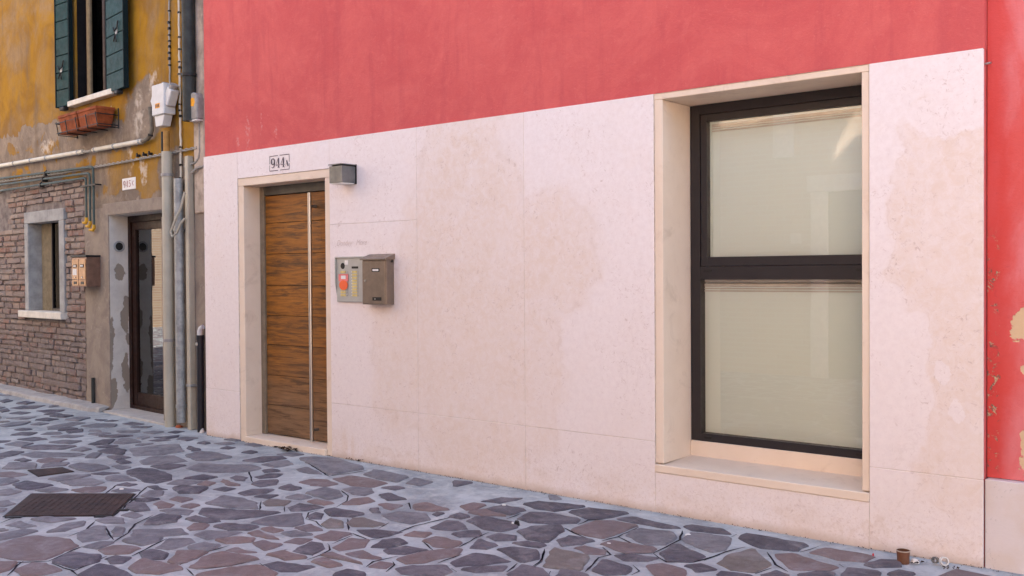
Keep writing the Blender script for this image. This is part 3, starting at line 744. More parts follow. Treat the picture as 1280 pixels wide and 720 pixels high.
# ================================================================== the red house
XL, XR, ZT = -8.01, -1.252, 2.61
WX0, WX1, WZ0, WZ1 = -3.152, -1.820, .252, 2.604      # window surround outer
DX0, DX1, DZ1 = -7.483, -6.222, 2.371                  # door surround outer
H1 = 9.8
red = root('red_house', 'red stuccoed house with pale stone cladding, wooden door and tall dark-framed window', 'house', (XL, 0, 0))
red.location = (0,0,0)
MB().box(XL, XR, .02, .5, ZT+.002, H1).build('stucco_wall', M['red'], red)
MB().holes(XL+.002, XR-.002, 0, ZT, [(WX0, WX1, WZ0, ZT-.0005), (DX0, DX1, 0, DZ1)], .0022, .3).build('wall_backing', M['jointm'], red)
mb = MB().box(XL+.002, XL+.02, .025, 7.5, 0, H1-.001); mb.box(XR-.02, XR-.002, .03, 7.5, 0, H1-.001); mb.box(XL+.02, XR-.02, 7.3, 7.5, 0, H1-.001); mb.build('side_wall', M['red'], red)
mb = MB(); mb.add([(XL-.1,-.35,H1),(XR+.1,-.35,H1),(XR+.1,3.7,H1+1.4),(XL-.1,3.7,H1+1.4),(XL-.1,7.8,H1),(XR+.1,7.8,H1)], [(0,1,2,3),(3,2,5,4),(0,3,4),(1,5,2),(0,4,5,1)]); mb.build('roof', M['roof'], red)
g_ = .0013
def panel(x0, x1, z0, z1, y=0.):
    y += random.uniform(-.0012, .0012)
    return MB().box(x0+g_, x1-g_, y, y+.022, z0+g_, z1-g_).build('stone_panel', M['stone'], red, bevel=.0022)
PZ = .445
for x0, x1, z0, z1 in [(XL,DX0,.0,PZ), (XL,DX0,PZ,ZT), (DX0,DX1,DZ1,ZT), (DX1,-5.222,0,PZ), (DX1,-5.222,PZ,1.91), (DX1,-5.222,1.91,ZT),
                       (-5.222,-4.186,0,PZ), (-5.222,-4.186,PZ,ZT), (-4.186,WX0,0,PZ), (-4.186,WX0,PZ,ZT), (WX0,WX1,0,WZ0), (WX1,XR,0,PZ), (WX1,XR,PZ,ZT)]: panel(x0, x1, max(z0, -.01), z1)
def jamb(name, *a): return MB().box(*a).build(name, M['jamb'], red, bevel=.003)
WD = .36
jamb('window_jamb', WX0+.001, -3.093, .008, WD, WZ0+.058, 2.5715); jamb('window_jamb', -1.862, WX1-.001, .008, WD, WZ0+.058, 2.5715)
jamb('window_lintel', WX0+.001, WX1-.001, .006, WD, 2.572, 2.6095)
mb = MB(); mb.add([(WX0+.001,-.004,WZ0+.001),(WX1-.001,-.004,WZ0+.001),(WX1-.001,-.004,.302),(WX0+.001,-.004,.302),(WX0+.001,WD,.314),(WX1-.001,WD,.314),(WX0+.001,WD,WZ0+.001),(WX1-.001,WD,WZ0+.001)],
    [(0,1,2,3),(3,2,5,4),(0,3,4,6),(1,7,5,2),(0,6,7,1)]); mb.build('window_sill', M['jamb'], red, bevel=.004)
jamb('sill_riser', -3.093, -1.862, WD-.012, WD+.1, .305, .412)
MB().box(-3.5,-1.4,WD+.35,WD+.4,0,2.62).build('room_wall', M['blind'], red)
mb = MB().box(-3.5,-3.45,WD+.07,WD+.4,0,2.62); mb.box(-1.45,-1.4,WD+.07,WD+.4,0,2.62); mb.box(-3.5,-1.4,WD+.07,WD+.4,2.58,2.62); mb.build('room_reveal', M['blind'], red)
# window
win = bpy.data.objects.new('window', None); COL.objects.link(win); win.parent = red
def ring(x0,x1,z0,z1,w,y0,y1,wb=None,wt=None):
    wb = wb or w; wt = wt or w
    m = MB(); m.box(x0,x0+w,y0,y1,z0,z1); m.box(x1-w,x1,y0,y1,z0,z1); m.box(x0+w,x1-w,y0,y1,z0,z0+wb); m.box(x0+w,x1-w,y0,y1,z1-wt,z1); return m
ring(-3.091,-1.864,.413,2.570,.068,WD-.004,WD+.07,.05,.060).build('frame', M['alu'], win, bevel=.002)
MB().box(-3.023,-1.932,WD-.004,WD+.07,1.452,1.536).build('transom', M['alu'], win, bevel=.002)
ring(-3.020,-1.935,1.5385,2.5075,.044,WD+.001,WD+.06,.058,.044).build('sash', M['alu'], win, bevel=.002)
MB().add([(-2.976,WD+.03,1.5965),(-1.979,WD+.03,1.5965),(-1.979,WD+.03,2.4635),(-2.976,WD+.03,2.4635)], [(0,1,2,3)]).build('pane', M['glass'], win)
MB().add([(-3.023,WD+.03,.463),(-1.932,WD+.03,.463),(-1.932,WD+.03,1.452),(-3.023,WD+.03,1.452)], [(0,1,2,3)]).build('pane', M['glass'], win)
for cx in (-2.97, -1.99):
    for z in (1.507, .438): MB().prism([(cx-.022,z-.008),(cx+.022,z-.008),(cx+.03,z),(cx+.022,z+.008),(cx-.022,z+.008),(cx-.03,z)], WD-.009, WD-.003).build('drain_cap', M['maildark'], win)
ring(-3.0,-1.95,1.58,2.48,.036,WD+.045,WD+.055,.012,.03).build('inner_frame', M['blind'], win)
MB().box(-3.06,-1.9,WD+.06,WD+.063,.42,1.405).build('blind', M['blind'], win); MB().box(-3.06,-1.9,WD+.06,WD+.063,1.56,2.43).build('blind', M['blind'], win)
for z, k_ in [(z_, k_) for z_ in (1.405, 2.43) for k_ in (0, 1)]: MB().box(-3.06,-1.9,WD+.052,WD+.056,z-.03+.016*k_,z-.022+.016*k_).build('blind_slat', M['sill'], win)
for z in (1.405, 2.43): MB().box(-3.07,-1.89,WD+.055,WD+.075,z,z+.022).box(-3.07,-1.89,WD+.058,WD+.075,z+.028,z+.05).build('blind_rail', M['sill'], win, bevel=.003)
# door
DD = .18; OX0, OX1, OZ1 = -7.402, -6.288, 2.302
jamb('door_jamb', DX0+.001, OX0, .008, DD+.06, .0, OZ1-.0005); jamb('door_jamb', OX1, DX1-.001, .008, DD+.06, .0, OZ1-.0005); jamb('door_lintel', DX0+.001, DX1-.001, .006, DD+.06, OZ1, DZ1-.001)
MB().box(OX0+.0005, OX1-.0005, -.012, DD+.2, -.01, .052).build('threshold', M['jamb'], red, bevel=.004)
door = bpy.data.objects.new('door', None); COL.objects.link(door); door.parent = red
MB().box(OX0+.0005, OX0+.058, DD+.0, DD+.07, .0525, OZ1-.001).build('door_frame', M['dframe'], door, bevel=.002)
MB().box(OX0+.059, OX1-.0005, DD+.004, DD+.07, 2.222, OZ1-.001).build('transom_panel', M['transom'], door, bevel=.002)
LX0, LX1 = OX0+.06, OX1-.004
zs = [.062, .325, .595, .87, 1.135, 1.405, 1.69, 1.97, 2.217]
for a, b in zip(zs, zs[1:]): MB().box(LX0, LX1, DD+.02+random.uniform(-.001,.001), DD+.06, a+.0022, b-.0022).build('plank', M['door'], door, bevel=.0015)
MB().box(LX0, LX1, DD+.03, DD+.055, .06, 2.218).build('door_core', M['wood'], door)
hx = -6.632
hd = MB().tube([(hx, DD-.052, .066), (hx, DD-.052, 2.205)], .0165, 14).build('handle', M['steel'], door, smooth=True)
for z in (.16, 2.09): MB().tube([(hx, DD-.052, z), (hx, DD+.021, z)], .012, 10).build('handle_bracket', M['lampfront'], door, smooth=True)
# number painted over the door
def glyph(mb, ch, x, z, w, h):
    q = lambda a, b: (x+a*w, z+b*h)
    if ch == '9':
        P = [q(.5+.38*math.cos(t), .68+.3*math.sin(t)) for t in [2*math.pi*i/20 for i in range(21)]]
        mb.stroke(P, [w*(.10+.20*abs(math.cos(2*math.pi*i/20))) for i in range(21)]); mb.stroke([q(.86,.66), q(.86,.4), q(.74,.14), q(.45,.03), q(.2,.1)], [w*.28, w*.28, w*.2, w*.1, w*.18])
    if ch == '4': mb.stroke([q(.68,1), q(.68,.34)], w*.28); mb.stroke([q(.68,.22), q(.68,0)], w*.28); mb.stroke([q(.62,1), q(.05,.3)], w*.1); mb.stroke([q(.02,.28), q(.98,.28)], h*.06); mb.stroke([q(.45,.02), q(.95,.02)], h*.04)
    if ch == 'A': mb.stroke([q(.45,.72), q(.85,0)], w*.26); mb.stroke([q(.45,.72), q(.12,0)], w*.08); mb.stroke([q(.25,.26), q(.62,.26)], h*.05)
    if ch == '5': mb.stroke([q(.2,.95), q(.9,.95)], h*.12); mb.stroke([q(.22,.95), q(.22,.55)], w*.12); mb.stroke([q(.22,.55), q(.6,.62), q(.85,.4), q(.75,.12), q(.45,.02), q(.12,.1)], [w*.1, w*.16, w*.28, w*.25, w*.12, w*.2])
    if ch == 'C': mb.stroke([q(.85,.75), q(.5,.88), q(.18,.5), q(.5,.1), q(.85,.25)], [w*.14, w*.12, w*.3, w*.12, w*.12])
nb = MB(); nx0, nz0, nx1, nz1 = -7.005, 2.405, -6.735, 2.532
for a, b in (((nx0,nz0),(nx0+.115,nz0)), ((nx0+.145,nz0),(nx1,nz0)), ((nx0,nz1),(nx0+.115,nz1)), ((nx0+.14,nz1),(nx1,nz1)), ((nx0,nz0),(nx0,nz0+.05)), ((nx0,nz0+.06),(nx0,nz1)), ((nx1,nz0),(nx1,nz0+.05)), ((nx1,nz0+.062),(nx1,nz1))): nb.stroke([a, b], .0055)
for i, ch in enumerate('944'): glyph(nb, ch, nx0+.018+i*.067, nz0+.022, .056, .084)
glyph(nb, 'A', nx0+.215, nz0+.026, .045, .074)
tag(nb.build('house_number', M['ink'], None, loc=(0,-.0018,0)), 'black stencilled number 944 A in a thin frame above the wooden door', 'house number')
# faint script
sc_ = root('faded_script', 'faded handwritten name on pale stone above the intercom', 'writing', (-6.137,-.0022,1.735))
for word, wx in (('Dondey', 0.), ('More', .235)):
    fc = bpy.data.curves.new('script', 'FONT'); fc.body = word; fc.size = .066; fc.shear = .38; fc.offset = -.0006
    to = bpy.data.objects.new('script_tmp', fc); COL.objects.link(to); bpy.context.view_layer.update()
    tm = bpy.data.meshes.new_from_object(to.evaluated_get(bpy.context.evaluated_depsgraph_get())); bpy.data.objects.remove(to)
    tm.materials.append(M['faint']); o = bpy.data.objects.new('word', tm); COL.objects.link(o); o.parent = sc_; o.rotation_euler = (R(90),0,0); o.location = (wx,0,0); o.scale = (.86,1,1)

# ------------------------------------------------------------------ things on the red house
t = root('wall_lamp', 'square grey box wall lamp beside the top of the wooden door', 'lamp', (-5.97, 0, 2.225))
MB().box(-.075,.075,-.15,-.006,.004,.138).build('housing', M['lampfront'], t, bevel=.003)
MB().box(-.078,.082,-.158,-.004,.146,.153).build('cover_plate', M['lampfront'], t, bevel=.001)
MB().box(-.06,.06,-.13,-.02,.138,.146).build('gap_seal', M['maildark'], t); MB().box(-.07,.084,-.004,.001,-.002,.156).build('back_plate', M['maildark'], t)
MB().box(-.068,.068,-.142,-.012,-.003,.004).build('diffuser', M['paper'], t)
t = root('intercom', 'aluminium intercom panel with yellow name tags and an orange sticker, beside bronze mailbox', 'intercom', (-6.12, 0, 1.28))
MB().box(0,.33,-.018,.001,0,.36).build('panel', M['icp'], t, bevel=.003)
mb = MB().box(-.006,.336,-.032,0,.356,.364); mb.box(-.006,.0,-.032,0,.15,.356); mb.add([(-.006,-.032,.15),(0,-.032,.15),(0,0,.0),(-.006,0,.0),(-.006,0,.15),(0,0,.15)], [(0,1,2,3),(0,3,4),(1,5,2)]); mb.build('rain_hood', M['icp'], t)
MB().lathe([(.0,.022),(.022,.022),(.026,.017)], 20, 'y', (.075,0,.29)).build('speaker', M['maildark'], t); MB().box(.1,.14,-.0195,-.018,.30,.335).build('plate', M['paper'], t)
MB().box(.005,.16,-.0195,-.018,.03,.325).build('left_field', M['greybox'], t) if False else None
for i in range(9):
    z = .045+i*.0235
    if i in (0,1,6,7,8) or True:
        MB().box(.19,.245,-.0215,-.018,z,z+.017).build('name_tag', M['ydiv'], t); MB().lathe([(0,.0225),(.0045,.0225),(.0055,.018)], 8, 'y', (.262,0,z+.008)).build('call_button', M['steel'], t)
        MB().box(.183,.189,-.0215,-.018,z+.003,z+.014).build('tag_light', M['paper'], t)
for i in (0,1,2,7,8):
    z = .045+i*.0235
    MB().box(.05,.11,-.0215,-.018,z,z+.017).build('name_tag', M['ydiv'], t); MB().lathe([(0,.0225),(.0045,.0225),(.0055,.018)], 8, 'y', (.128,0,z+.008)).build('call_button', M['steel'], t)
MB().box(.185,.26,-.0205,-.018,.268,.285).build('type_plate', M['maildark'], t)
MB().box(.03,.145,-.0235,-.0222,.165,.225).build('sticker', M['pinks'], t); MB().box(.06,.115,-.0240,-.0236,.185,.212).build('sticker_print', M['paper'], t)
P = [(.09+.055*math.cos(a)*(1 if math.cos(a) < 0 else .9), .135+.04*math.sin(a)) for a in [2*math.pi*i/24 for i in range(24)]]; MB().prism(P, -.0240, -.0224).build('sticker', M['sticker'], t)
t = root('mailbox', 'bronze steel wall mailbox with sloping lid, overlapping the intercom panel', 'mailbox', (-5.74, 0, 1.262))
MB().box(.004,.271,-.085,-.001,.004,.352).build('body', M['mail'], t, bevel=.002)
MB().box(.010,.265,-.093,-.0855,.010,.342).build('front_door', M['mail'], t, bevel=.002)
mb = MB(); mb.add([(-.008,-.104,.360),(.283,-.104,.360),(.283,.0,.398),(-.008,0,.398),(-.008,-.104,.350),(.283,-.104,.350),(.283,0,.352),(-.008,0,.352)], [(0,1,2,3),(4,5,1,0),(5,6,2,1),(7,4,0,3),(4,7,6,5)]); mb.build('lid', M['mail'], t, bevel=.0015)
MB().box(.12,.205,-.0945,-.0925,.258,.285).build('name_frame', M['maildark'], t); MB().box(.13,.195,-.0955,-.0942,.264,.279).build('name_card', M['paper'], t)
MB().box(.125,.225,-.0945,-.0925,.035,.062).build('slot', M['maildark'], t); MB().lathe([(0,.0965),(.006,.0965),(.006,.0925)], 10, 'y', (.155,0,.048)).build('slot_knob', M['steel'], t)
MB().lathe([(0,.100),(.008,.100),(.009,.0925)], 12, 'y', (.045,0,.19)).build('lock', M['steel'], t); MB().box(.262,.278,-.03,-.012,.33,.362).build('hinge', M['maildark'], t)

# ================================================================== the worn red house on the right
rh = root('worn_red_house', 'worn red plastered house wall with flaking patches above a grey stone base', 'house', (0,0,0))
MB().box(XR+.003, 3.0, .066, .5, .452, 9.5).build('plaster_wall', M['redold'], rh)
MB().box(XR+.004, -.35, .014, .3, -.01, .449).build('base_stone', M['base'], rh, bevel=.004); MB().box(-.346, .9, .013, .3, -.01, .449).build('base_stone', M['base'], rh, bevel=.004); MB().box(.904, 3.0, .014, .3, -.01, .449).build('base_stone', M['base'], rh, bevel=.004)
MB().box(2.7,2.999,.5,7.5,0,9.5).box(XR+.02,2.7,7.2,7.5,0,9.5).build('side_wall', M['redold'], rh)
MB().add([(XR+.11,-.3,9.501),(3.1,-.3,9.501),(3.1,3.7,10.7),(XR+.11,3.7,10.7),(XR+.11,7.8,9.501),(3.1,7.8,9.501)], [(0,1,2,3),(3,2,5,4),(0,3,4),(1,5,2),(0,4,5,1)]).build('roof', M['roof'], rh)
tag(MB().tube([(XR+.002,.03,2.535),(XR+.03,.02,2.535)], .006, 8).build('steel_pin', M['steel']), 'tiny steel pin sticking out of the edge of the stone cladding', 'pin')

# ================================================================== the ochre house on the left (local x runs to the red house, y into the wall)
oh = root('ochre_house', 'ochre plastered house with exposed brick, green shutters and a narrow glazed door', 'house', LP(0,0,0), -LA)
D_U0, D_U1, D_Z = .93, 2.27, 2.172                   # door opening
W_U0, W_U1, W_Z0, W_Z1 = 3.62, 4.60, 1.072, 2.172     # lower window opening
V_U0, V_U1, V_Z0 = 2.14, 3.12, 3.53                   # shuttered window
B_U, B_Z = 2.92, 2.66                                 # bare brick zone: u > B_U, z < B_Z
UE = 6.6
mb = MB(); mb.holes(-UE, -0.0, -.0, 8.4, [(-D_U1,-D_U0,-.0,D_Z), (-UE,-B_U,0.,B_Z), (-V_U1,-V_U0,V_Z0,5.5)], 0, .022); mb.build('plaster_wall', M['ochre'], oh)
mb = MB(); mb.holes(-UE, -B_U+.001, 0, B_Z+.001, [(-W_U1-.05,-W_U0+.05,W_Z0-.04,W_Z1+.05)], .02, .3); mb.build('mortar_bed', M['mortar'], oh)
mb = MB().box(-UE,-UE+.02,.023,7,0,8.39); mb.box(-UE+.02,-.02,6.9,7,0,8.39); mb.box(-.02,0,.023,7,0,8.39); mb.build('side_wall', M['ochre'], oh)
MB().add([(-UE-.1,-.35,8.401),(-.02,-.35,8.401),(-.02,3.5,9.6),(-UE-.1,3.5,9.6),(-UE-.1,7.3,8.401),(-.02,7.3,8.401)], [(0,1,2,3),(3,2,5,4),(0,3,4),(1,5,2),(0,4,5,1)]).build('roof', M['roof'], oh)
# plaster edge along the bare brick
pe = MB(); zz = 0.
pts = []
while zz < B_Z: pts.append((B_U+random.uniform(-.025,.03), zz)); zz += random.uniform(.05,.11)
for (a, z0), (b, z1) in zip(pts, pts[1:]): pe.add([(-B_U+.04,-.0015,z0),(-B_U+.04,-.0015,z1),(-b,-.0015,z1),(-a,-.0015,z0),(-b,.022,z1),(-a,.022,z0)], [(0,3,2,1),(3,5,4,2)])
xx = B_U; top = []
while xx < UE: top.append((xx, B_Z+random.uniform(-.05,.01))); xx += random.uniform(.06,.14)
for (a, z0), (b, z1) in zip(top, top[1:]): pe.add([(-a,-.0015,B_Z+.04),(-b,-.0015,B_Z+.04),(-b,-.0015,z1),(-a,-.0015,z0),(-b,.022,z1),(-a,.022,z0)], [(0,1,2,3),(3,2,4,5)])
pe.build('plaster_edge', M['ochre'], oh)
# bricks
bvar = []
for k in range(14):
    b = MB(); L, Hh = 1, 1; jt = lambda s: random.uniform(-s, s)
    vs = []
    for y, ins in ((.03, 0), (.004, 0), (-.006, .03)):
        for sx, sz in ((-1,-1),(0,-1),(1,-1),(1,1),(0,1),(-1,1)):
            vs.append((sx*(.5-ins*.5)+jt(.018), y+(jt(.006) if y < 0 else 0), sz*(.5-ins*1.6)+jt(.06)))
    vs.append((0, -.009+jt(.003), 0)); fs = []
    for r in range(2):
        for i in range(6): j = (i+1)%6; fs.append((r*6+i, r*6+j, r*6+6+j, r*6+6+i))
    for i in range(6): fs.append((12+i, 12+(i+1)%6, 18))
    me = bpy.data.meshes.new('brick'); me.from_pydata(vs, [], fs); me.update(); me.materials.append(M['brick'])
    bm = bmesh.new(); bm.from_mesh(me); bmesh.ops.recalc_face_normals(bm, faces=bm.faces)
    bm.to_mesh(me); bm.free(); bvar.append(me)
z = .03; row = 0; nbrick = 0
while z < B_Z-.03:
    hh = random.uniform(.046, .068); u = B_U+.03-(.13 if row%2 else 0)+random.uniform(-.03,.03)
    while u < 5.95:
        L = random.choice([.25,.24,.255,.26,.13,.245,.2]); a, b = max(u, B_U+.01), u+L; u += L+random.uniform(.014,.026)
        if b-a < .05: continue
        segs = [(a, b)]
        if z+hh > W_Z0-.12 and z < W_Z1+.17:
            lo, hi = W_U0-.15, W_U1+.15
            segs = [(p, q) for p, q in ((a, min(b, lo)), (max(a, hi), b)) if q-p > .05]
        for p, q in segs:
            if nbrick > 298 and p > 5.2: continue
            o = bpy.data.objects.new('brick', random.choice(bvar)); COL.objects.link(o); o.parent = oh; nbrick += 1
            o.location = (-(p+q)/2, .004+random.uniform(-.010,.010), z+hh/2+random.uniform(-.004,.004)); o.scale = (q-p, 1, hh); o.rotation_euler = (0, R(random.uniform(-2.6,2.6)), R(random.uniform(-3,3)))
    z += hh+random.uniform(.012,.019); row += 1
# lower window
lwn = bpy.data.objects.new('window', None); COL.objects.link(lwn); lwn.parent = oh
SW = .135
mb = MB().box(-W_U1-SW+.02,-W_U1,-.022,.16,W_Z0+.001,W_Z1); mb.box(-W_U0,-W_U0+SW+.01,-.022,.16,W_Z0+.001,W_Z1); mb.box(-W_U1-SW+.02,-W_U0+SW+.01,-.0225,.16,W_Z1+.001,W_Z1+.145); mb.build('surround', M['surround'], lwn, bevel=.006)
MB().box(-W_U1-.22,-W_U0+.16,-.075,.16,W_Z0-.085,W_Z0-.001).build('sill', M['sill'], lwn, bevel=.006)
MB().box(-W_U1,-W_U0,.45,.5,W_Z0-.1,W_Z1+.1).build('room_shade', M['dark'], lwn)
MB().box(-W_U1-.02,-4.27,.15,.19,W_Z0,W_Z1).build('curtain', M['curtain'], lwn, bevel=.004)
mb = MB(); 
for i in range(9): mb.tube([(-4.55+i*.032, .148, W_Z0+.002), (-4.55+i*.032, .148, W_Z1-.002)], .013, 8, False)
mb.build('curtain_fold', M['curtain'], lwn, smooth=True)
MB().box(-W_U0-.62,-W_U0-.60,.13,.17,W_Z0,W_Z1).box(-W_U0-.03,-W_U0,.13,.17,W_Z0,W_Z1).box(-W_U0-.6,-W_U0-.03,.13,.17,W_Z0,W_Z0+.03).build('sash', M['alu'], lwn, bevel=.002)
MB().add([(-W_U0-.60,.148,W_Z0+.03),(-W_U0-.03,.148,W_Z0+.03),(-W_U0-.03,.148,W_Z1),(-W_U0-.60,.148,W_Z1)], [(0,1,2,3)]).build('pane', M['lowglass'], lwn)
MB().box(-4.262,-3.622,.172,.180,W_Z0,W_Z1).build('room_dark_sheet', M['dark'], lwn)  # added black sheet, stands in for the unlit room behind the pane
# shuttered window
uw = bpy.data.objects.new('window', None); COL.objects.link(uw); uw.parent = oh
mb = MB().box(-V_U1,-V_U1+.005,.023,.25,V_Z0,5.5); mb.box(-V_U0-.005,-V_U0,.023,.25,V_Z0,5.5); mb.box(-V_U1,-V_U0,.245,.25,V_Z0,5.5); mb.build('recess', M['dark'], uw)
MB().box(-V_U1-.04,-V_U0+.16,-.085,.03,V_Z0-.062,V_Z0-.001).build('sill', M['sill'], uw, bevel=.005)
mb = MB().box(-V_U1+.006,-V_U1+.03,.12,.17,V_Z0,5.5); mb.box(-2.62,-2.56,.10,.16,V_Z0,5.5); mb.box(-V_U0-.055,-V_U0-.006,.12,.17,V_Z0,5.5); mb.box(-V_U1+.03,-V_U0-.055,.12,.17,V_Z0,V_Z0+.05); mb.build('frame', M['wood'], uw, bevel=.004)
MB().box(-2.995,-2.91,.075,.115,V_Z0,5.5).build('curtain_edge', M['dimcurt'], uw, bevel=.01)
MB().add([(-V_U1+.03,.14,V_Z0+.05),(-2.62,.14,V_Z0+.05),(-2.62,.14,5.5),(-V_U1+.03,.14,5.5)], [(0,1,2,3)]).build('pane', M['lowglass'], uw); MB().add([(-2.56,.14,V_Z0+.05),(-V_U0-.055,.14,V_Z0+.05),(-V_U0-.055,.14,5.5),(-2.56,.14,5.5)], [(0,1,2,3)]).build('pane', M['lowglass'], uw)
MB().box(-2.55,-V_U0-.06,.18,.19,V_Z0,5.5).build('curtain', M['purple'], uw)
for side in (1, -1):                                    # 1: leaf on the far side, -1: leaf towards the red house
    sh = bpy.data.objects.new('shutter', None); COL.objects.link(sh); sh.parent = uw
    hu = V_U1 if side == 1 else V_U0
    sh.location = (-hu, -.03, V_Z0-.045); sh.rotation_euler = (0, 0, R(6) if side == 1 else R(-4))
    Wd = .30 if side == 1 else .50; z0, pl = 0., .2
    while z0 < 1.95:
        x0, x1 = (-Wd, -.02) if side == 1 else (.02, Wd)
        MB().box(x0+.002, x1-.002, -.045, -.012, z0+.004, z0+pl-.004).build('board', M['shutter'], sh, bevel=.004); z0 += pl
    x0, x1 = (-Wd, -.02) if side == 1 else (.02, Wd)
    MB().box(x0, x1, -.013, .0, .002, 1.99).build('backing', M['shutedge'], sh)
    xe = x0-.022 if side == 1 else x1+.001
    MB().box(xe, xe+.021, -.05, .004, -.002, 1.99).build('edge_strip', M['shutedge'], sh, bevel=.003)
    xi = -.02 if side == 1 else -.004
    MB().box(xi, xi+.024, -.047, .004, -.002, 1.99).build('edge_strip', M['shutedge'], sh, bevel=.003)
    hxm = -.17 if side == 1 else .33
    zl = .43 if side == 1 else .62
    MB().tube([(hxm-.07,-.06,zl+.05),(hxm-.02,-.066,zl),(hxm+.04,-.06,zl+.03),(hxm+.06,-.056,zl+.1)], .007, 6).build('latch_bar', M['iron'], sh)
    MB().tube([(hxm-.06,-.058,zl-.1),(hxm,-.064,zl-.04),(hxm+.02,-.06,zl-.12)], .007, 6).build('latch_hook', M['iron'], sh)
    MB().prism([(hxm-.022,zl-.04),(hxm+.018,zl-.03),(hxm+.028,zl+.03),(hxm-.01,zl+.02)], -.056, -.046).build('latch_plate', M['galv'], sh)
    MB().box((-.2 if side == 1 else .28),(-.1 if side == 1 else .38),-.07,-.0,-.05,-.004).build('holdback', M['iron'], sh, bevel=.01)
# narrow glazed door
ld = bpy.data.objects.new('door', None); COL.objects.link(ld); ld.parent = oh
DP = .2
MB().add([(-D_U1-.0005,.0,0),(-D_U1-.0005,.0,D_Z),(-D_U1-.0005,DP+.1,D_Z),(-D_U1-.0005,DP+.1,0)], [(0,1,2,3)]).build('plaster_reveal', M['white'], oh)
MB().box(-D_U1-.001,-D_U1+.006,-.004,DP+.06,0,D_Z-.001).build('plaster_reveal', M['white'], oh, bevel=.002)
MB().box(-D_U1+.007,-D_U0,-.0,DP+.1,D_Z-.004,D_Z+.02).build('head_reveal', M['white'], oh)
MB().box(-D_U0-.006,-D_U0+.001,.001,DP+.06,0,D_Z-.005).build('plaster_reveal', M['render'], oh)
mb = MB().box(-D_U1-.14,-D_U1+.0,-.016,.0,.0,D_Z+.13); mb.box(-D_U1+.0005,-D_U0+.1,-.0165,.0,D_Z+.0,D_Z+.131); mb.build('door_surround', M['render'], oh, bevel=.004)
MB().box(-B_U+.02,-D_U1-.141,-.008,.0,.0,2.26).build('render_pier', M['render'], oh, bevel=.003)
MB().box(-D_U0-.12,-.0,-.006,.0,.0,2.1).build('render_pier', M['render'], oh)
ring(-D_U1+.0065,-D_U0-.0065,.012,D_Z-.0045,.07,DP,DP+.07,.05).build('frame', M['wood'], ld, bevel=.004)
ring(-D_U1+.079,-D_U0-.079,.064,D_Z-.077,.085,DP+.014,DP+.06,.14).build('leaf_frame', M['wood'], ld, bevel=.004)
MB().add([(-D_U1+.164,DP+.035,.204),(-D_U0-.164,DP+.035,.204),(-D_U0-.164,DP+.035,D_Z-.162),(-D_U1+.164,DP+.035,D_Z-.162)], [(0,1,2,3)]).build('pane', M['dglass'], ld)
MB().box(-D_U1,-D_U0,DP+.55,DP+.6,0,D_Z).build('room_shade', M['dark'], ld); 
mb = MB().box(-D_U1-.05,-D_U1,DP+.11,DP+.6,0,D_Z+.1); mb.box(-D_U0,-D_U0+.05,DP+.11,DP+.6,0,D_Z+.1); mb.box(-D_U1,-D_U0,DP+.11,DP+.6,D_Z+.03,D_Z+.06); mb.build('room_side', M['dark'], ld)
MB().box(-D_U1+.008,-D_U0+.1,-.10,DP+.3,-.01,.022).build('threshold', M['step'], oh, bevel=.004)

# ------------------------------------------------------------------ things on the ochre house
def lt(u, off, z): return (-u, off, z)
t = lroot('round_vent', 'small round vent in the white door reveal of ochre house', 'vent', D_U1, 1.83, .1)
v = MB().lathe([(.045,.0),(.062,.0),(.062,.012),(.045,.012),(.045,-.0)], 24, 'z').build('rim', M['surround'], t, smooth=True); v.rotation_euler = (0, R(90), 0); v.location = (.008,0,0)
v = MB().lathe([(.0,.003),(.044,.003)], 24, 'z').build('opening', M['black'], t); v.rotation_euler = (0, R(90), 0); v.location = (.008,0,0)
# house number tile
t = lroot('number_plaque', 'small white plaque with 945 C on ochre plaster above the glazed door', 'plaque', 1.935, 2.425)
MB().box(0,.315,-.006,.001,0,.125).build('tile', M['paper'], t, bevel=.003)
nb = MB()
for i, ch in enumerate('945'): glyph(nb, ch, .035+i*.062, .028, .048, .07)
glyph(nb, 'C', .24, .03, .045, .066); o = nb.build('lettering', M['redink'], t); o.location = (0,-.0065,0)
# double mailbox
t = lroot('double_mailbox', 'copper coloured double mailbox on the grey pier beside the brick wall', 'mailbox', 2.90, 1.385)
MB().box(0,.40,-.16,.0,0,.33).build('body', M['cside'], t, bevel=.004); MB().box(-.012,.405,-.172,.0,.331,.352).build('lid', M['iron'], t, bevel=.003)
for i in range(2):
    x = .018+i*.19; d = MB(); d.prism([(x,.08),(x+.175,.08),(x+.175,.31),(x,.31)], -.17, -.161).build('front_door', M['copper'], t, bevel=.003)
    MB().box(x,x+.175,-.169,-.161,.012,.074).build('lower_flap', M['copper'], t, bevel=.003); MB().box(x+.05,x+.13,-.172,-.169,.026,.058).build('window_slot', M['iron'], t)
    MB().box(x+.04,x+.135,-.1735,-.170,.215,.25).build('name_frame', M['iron'], t); MB().box(x+.055,x+.12,-.1755,-.1735,.224,.241).build('name_card', M['paper'], t)
    MB().lathe([(0,.178),(.008,.178),(.009,.17)], 10, 'y', (x+.09,0,.105)).build('lock', M['steel'], t)
MB().box(.045,.15,-.1725,-.170,.13,.20).build('notice', M['paper'], t)
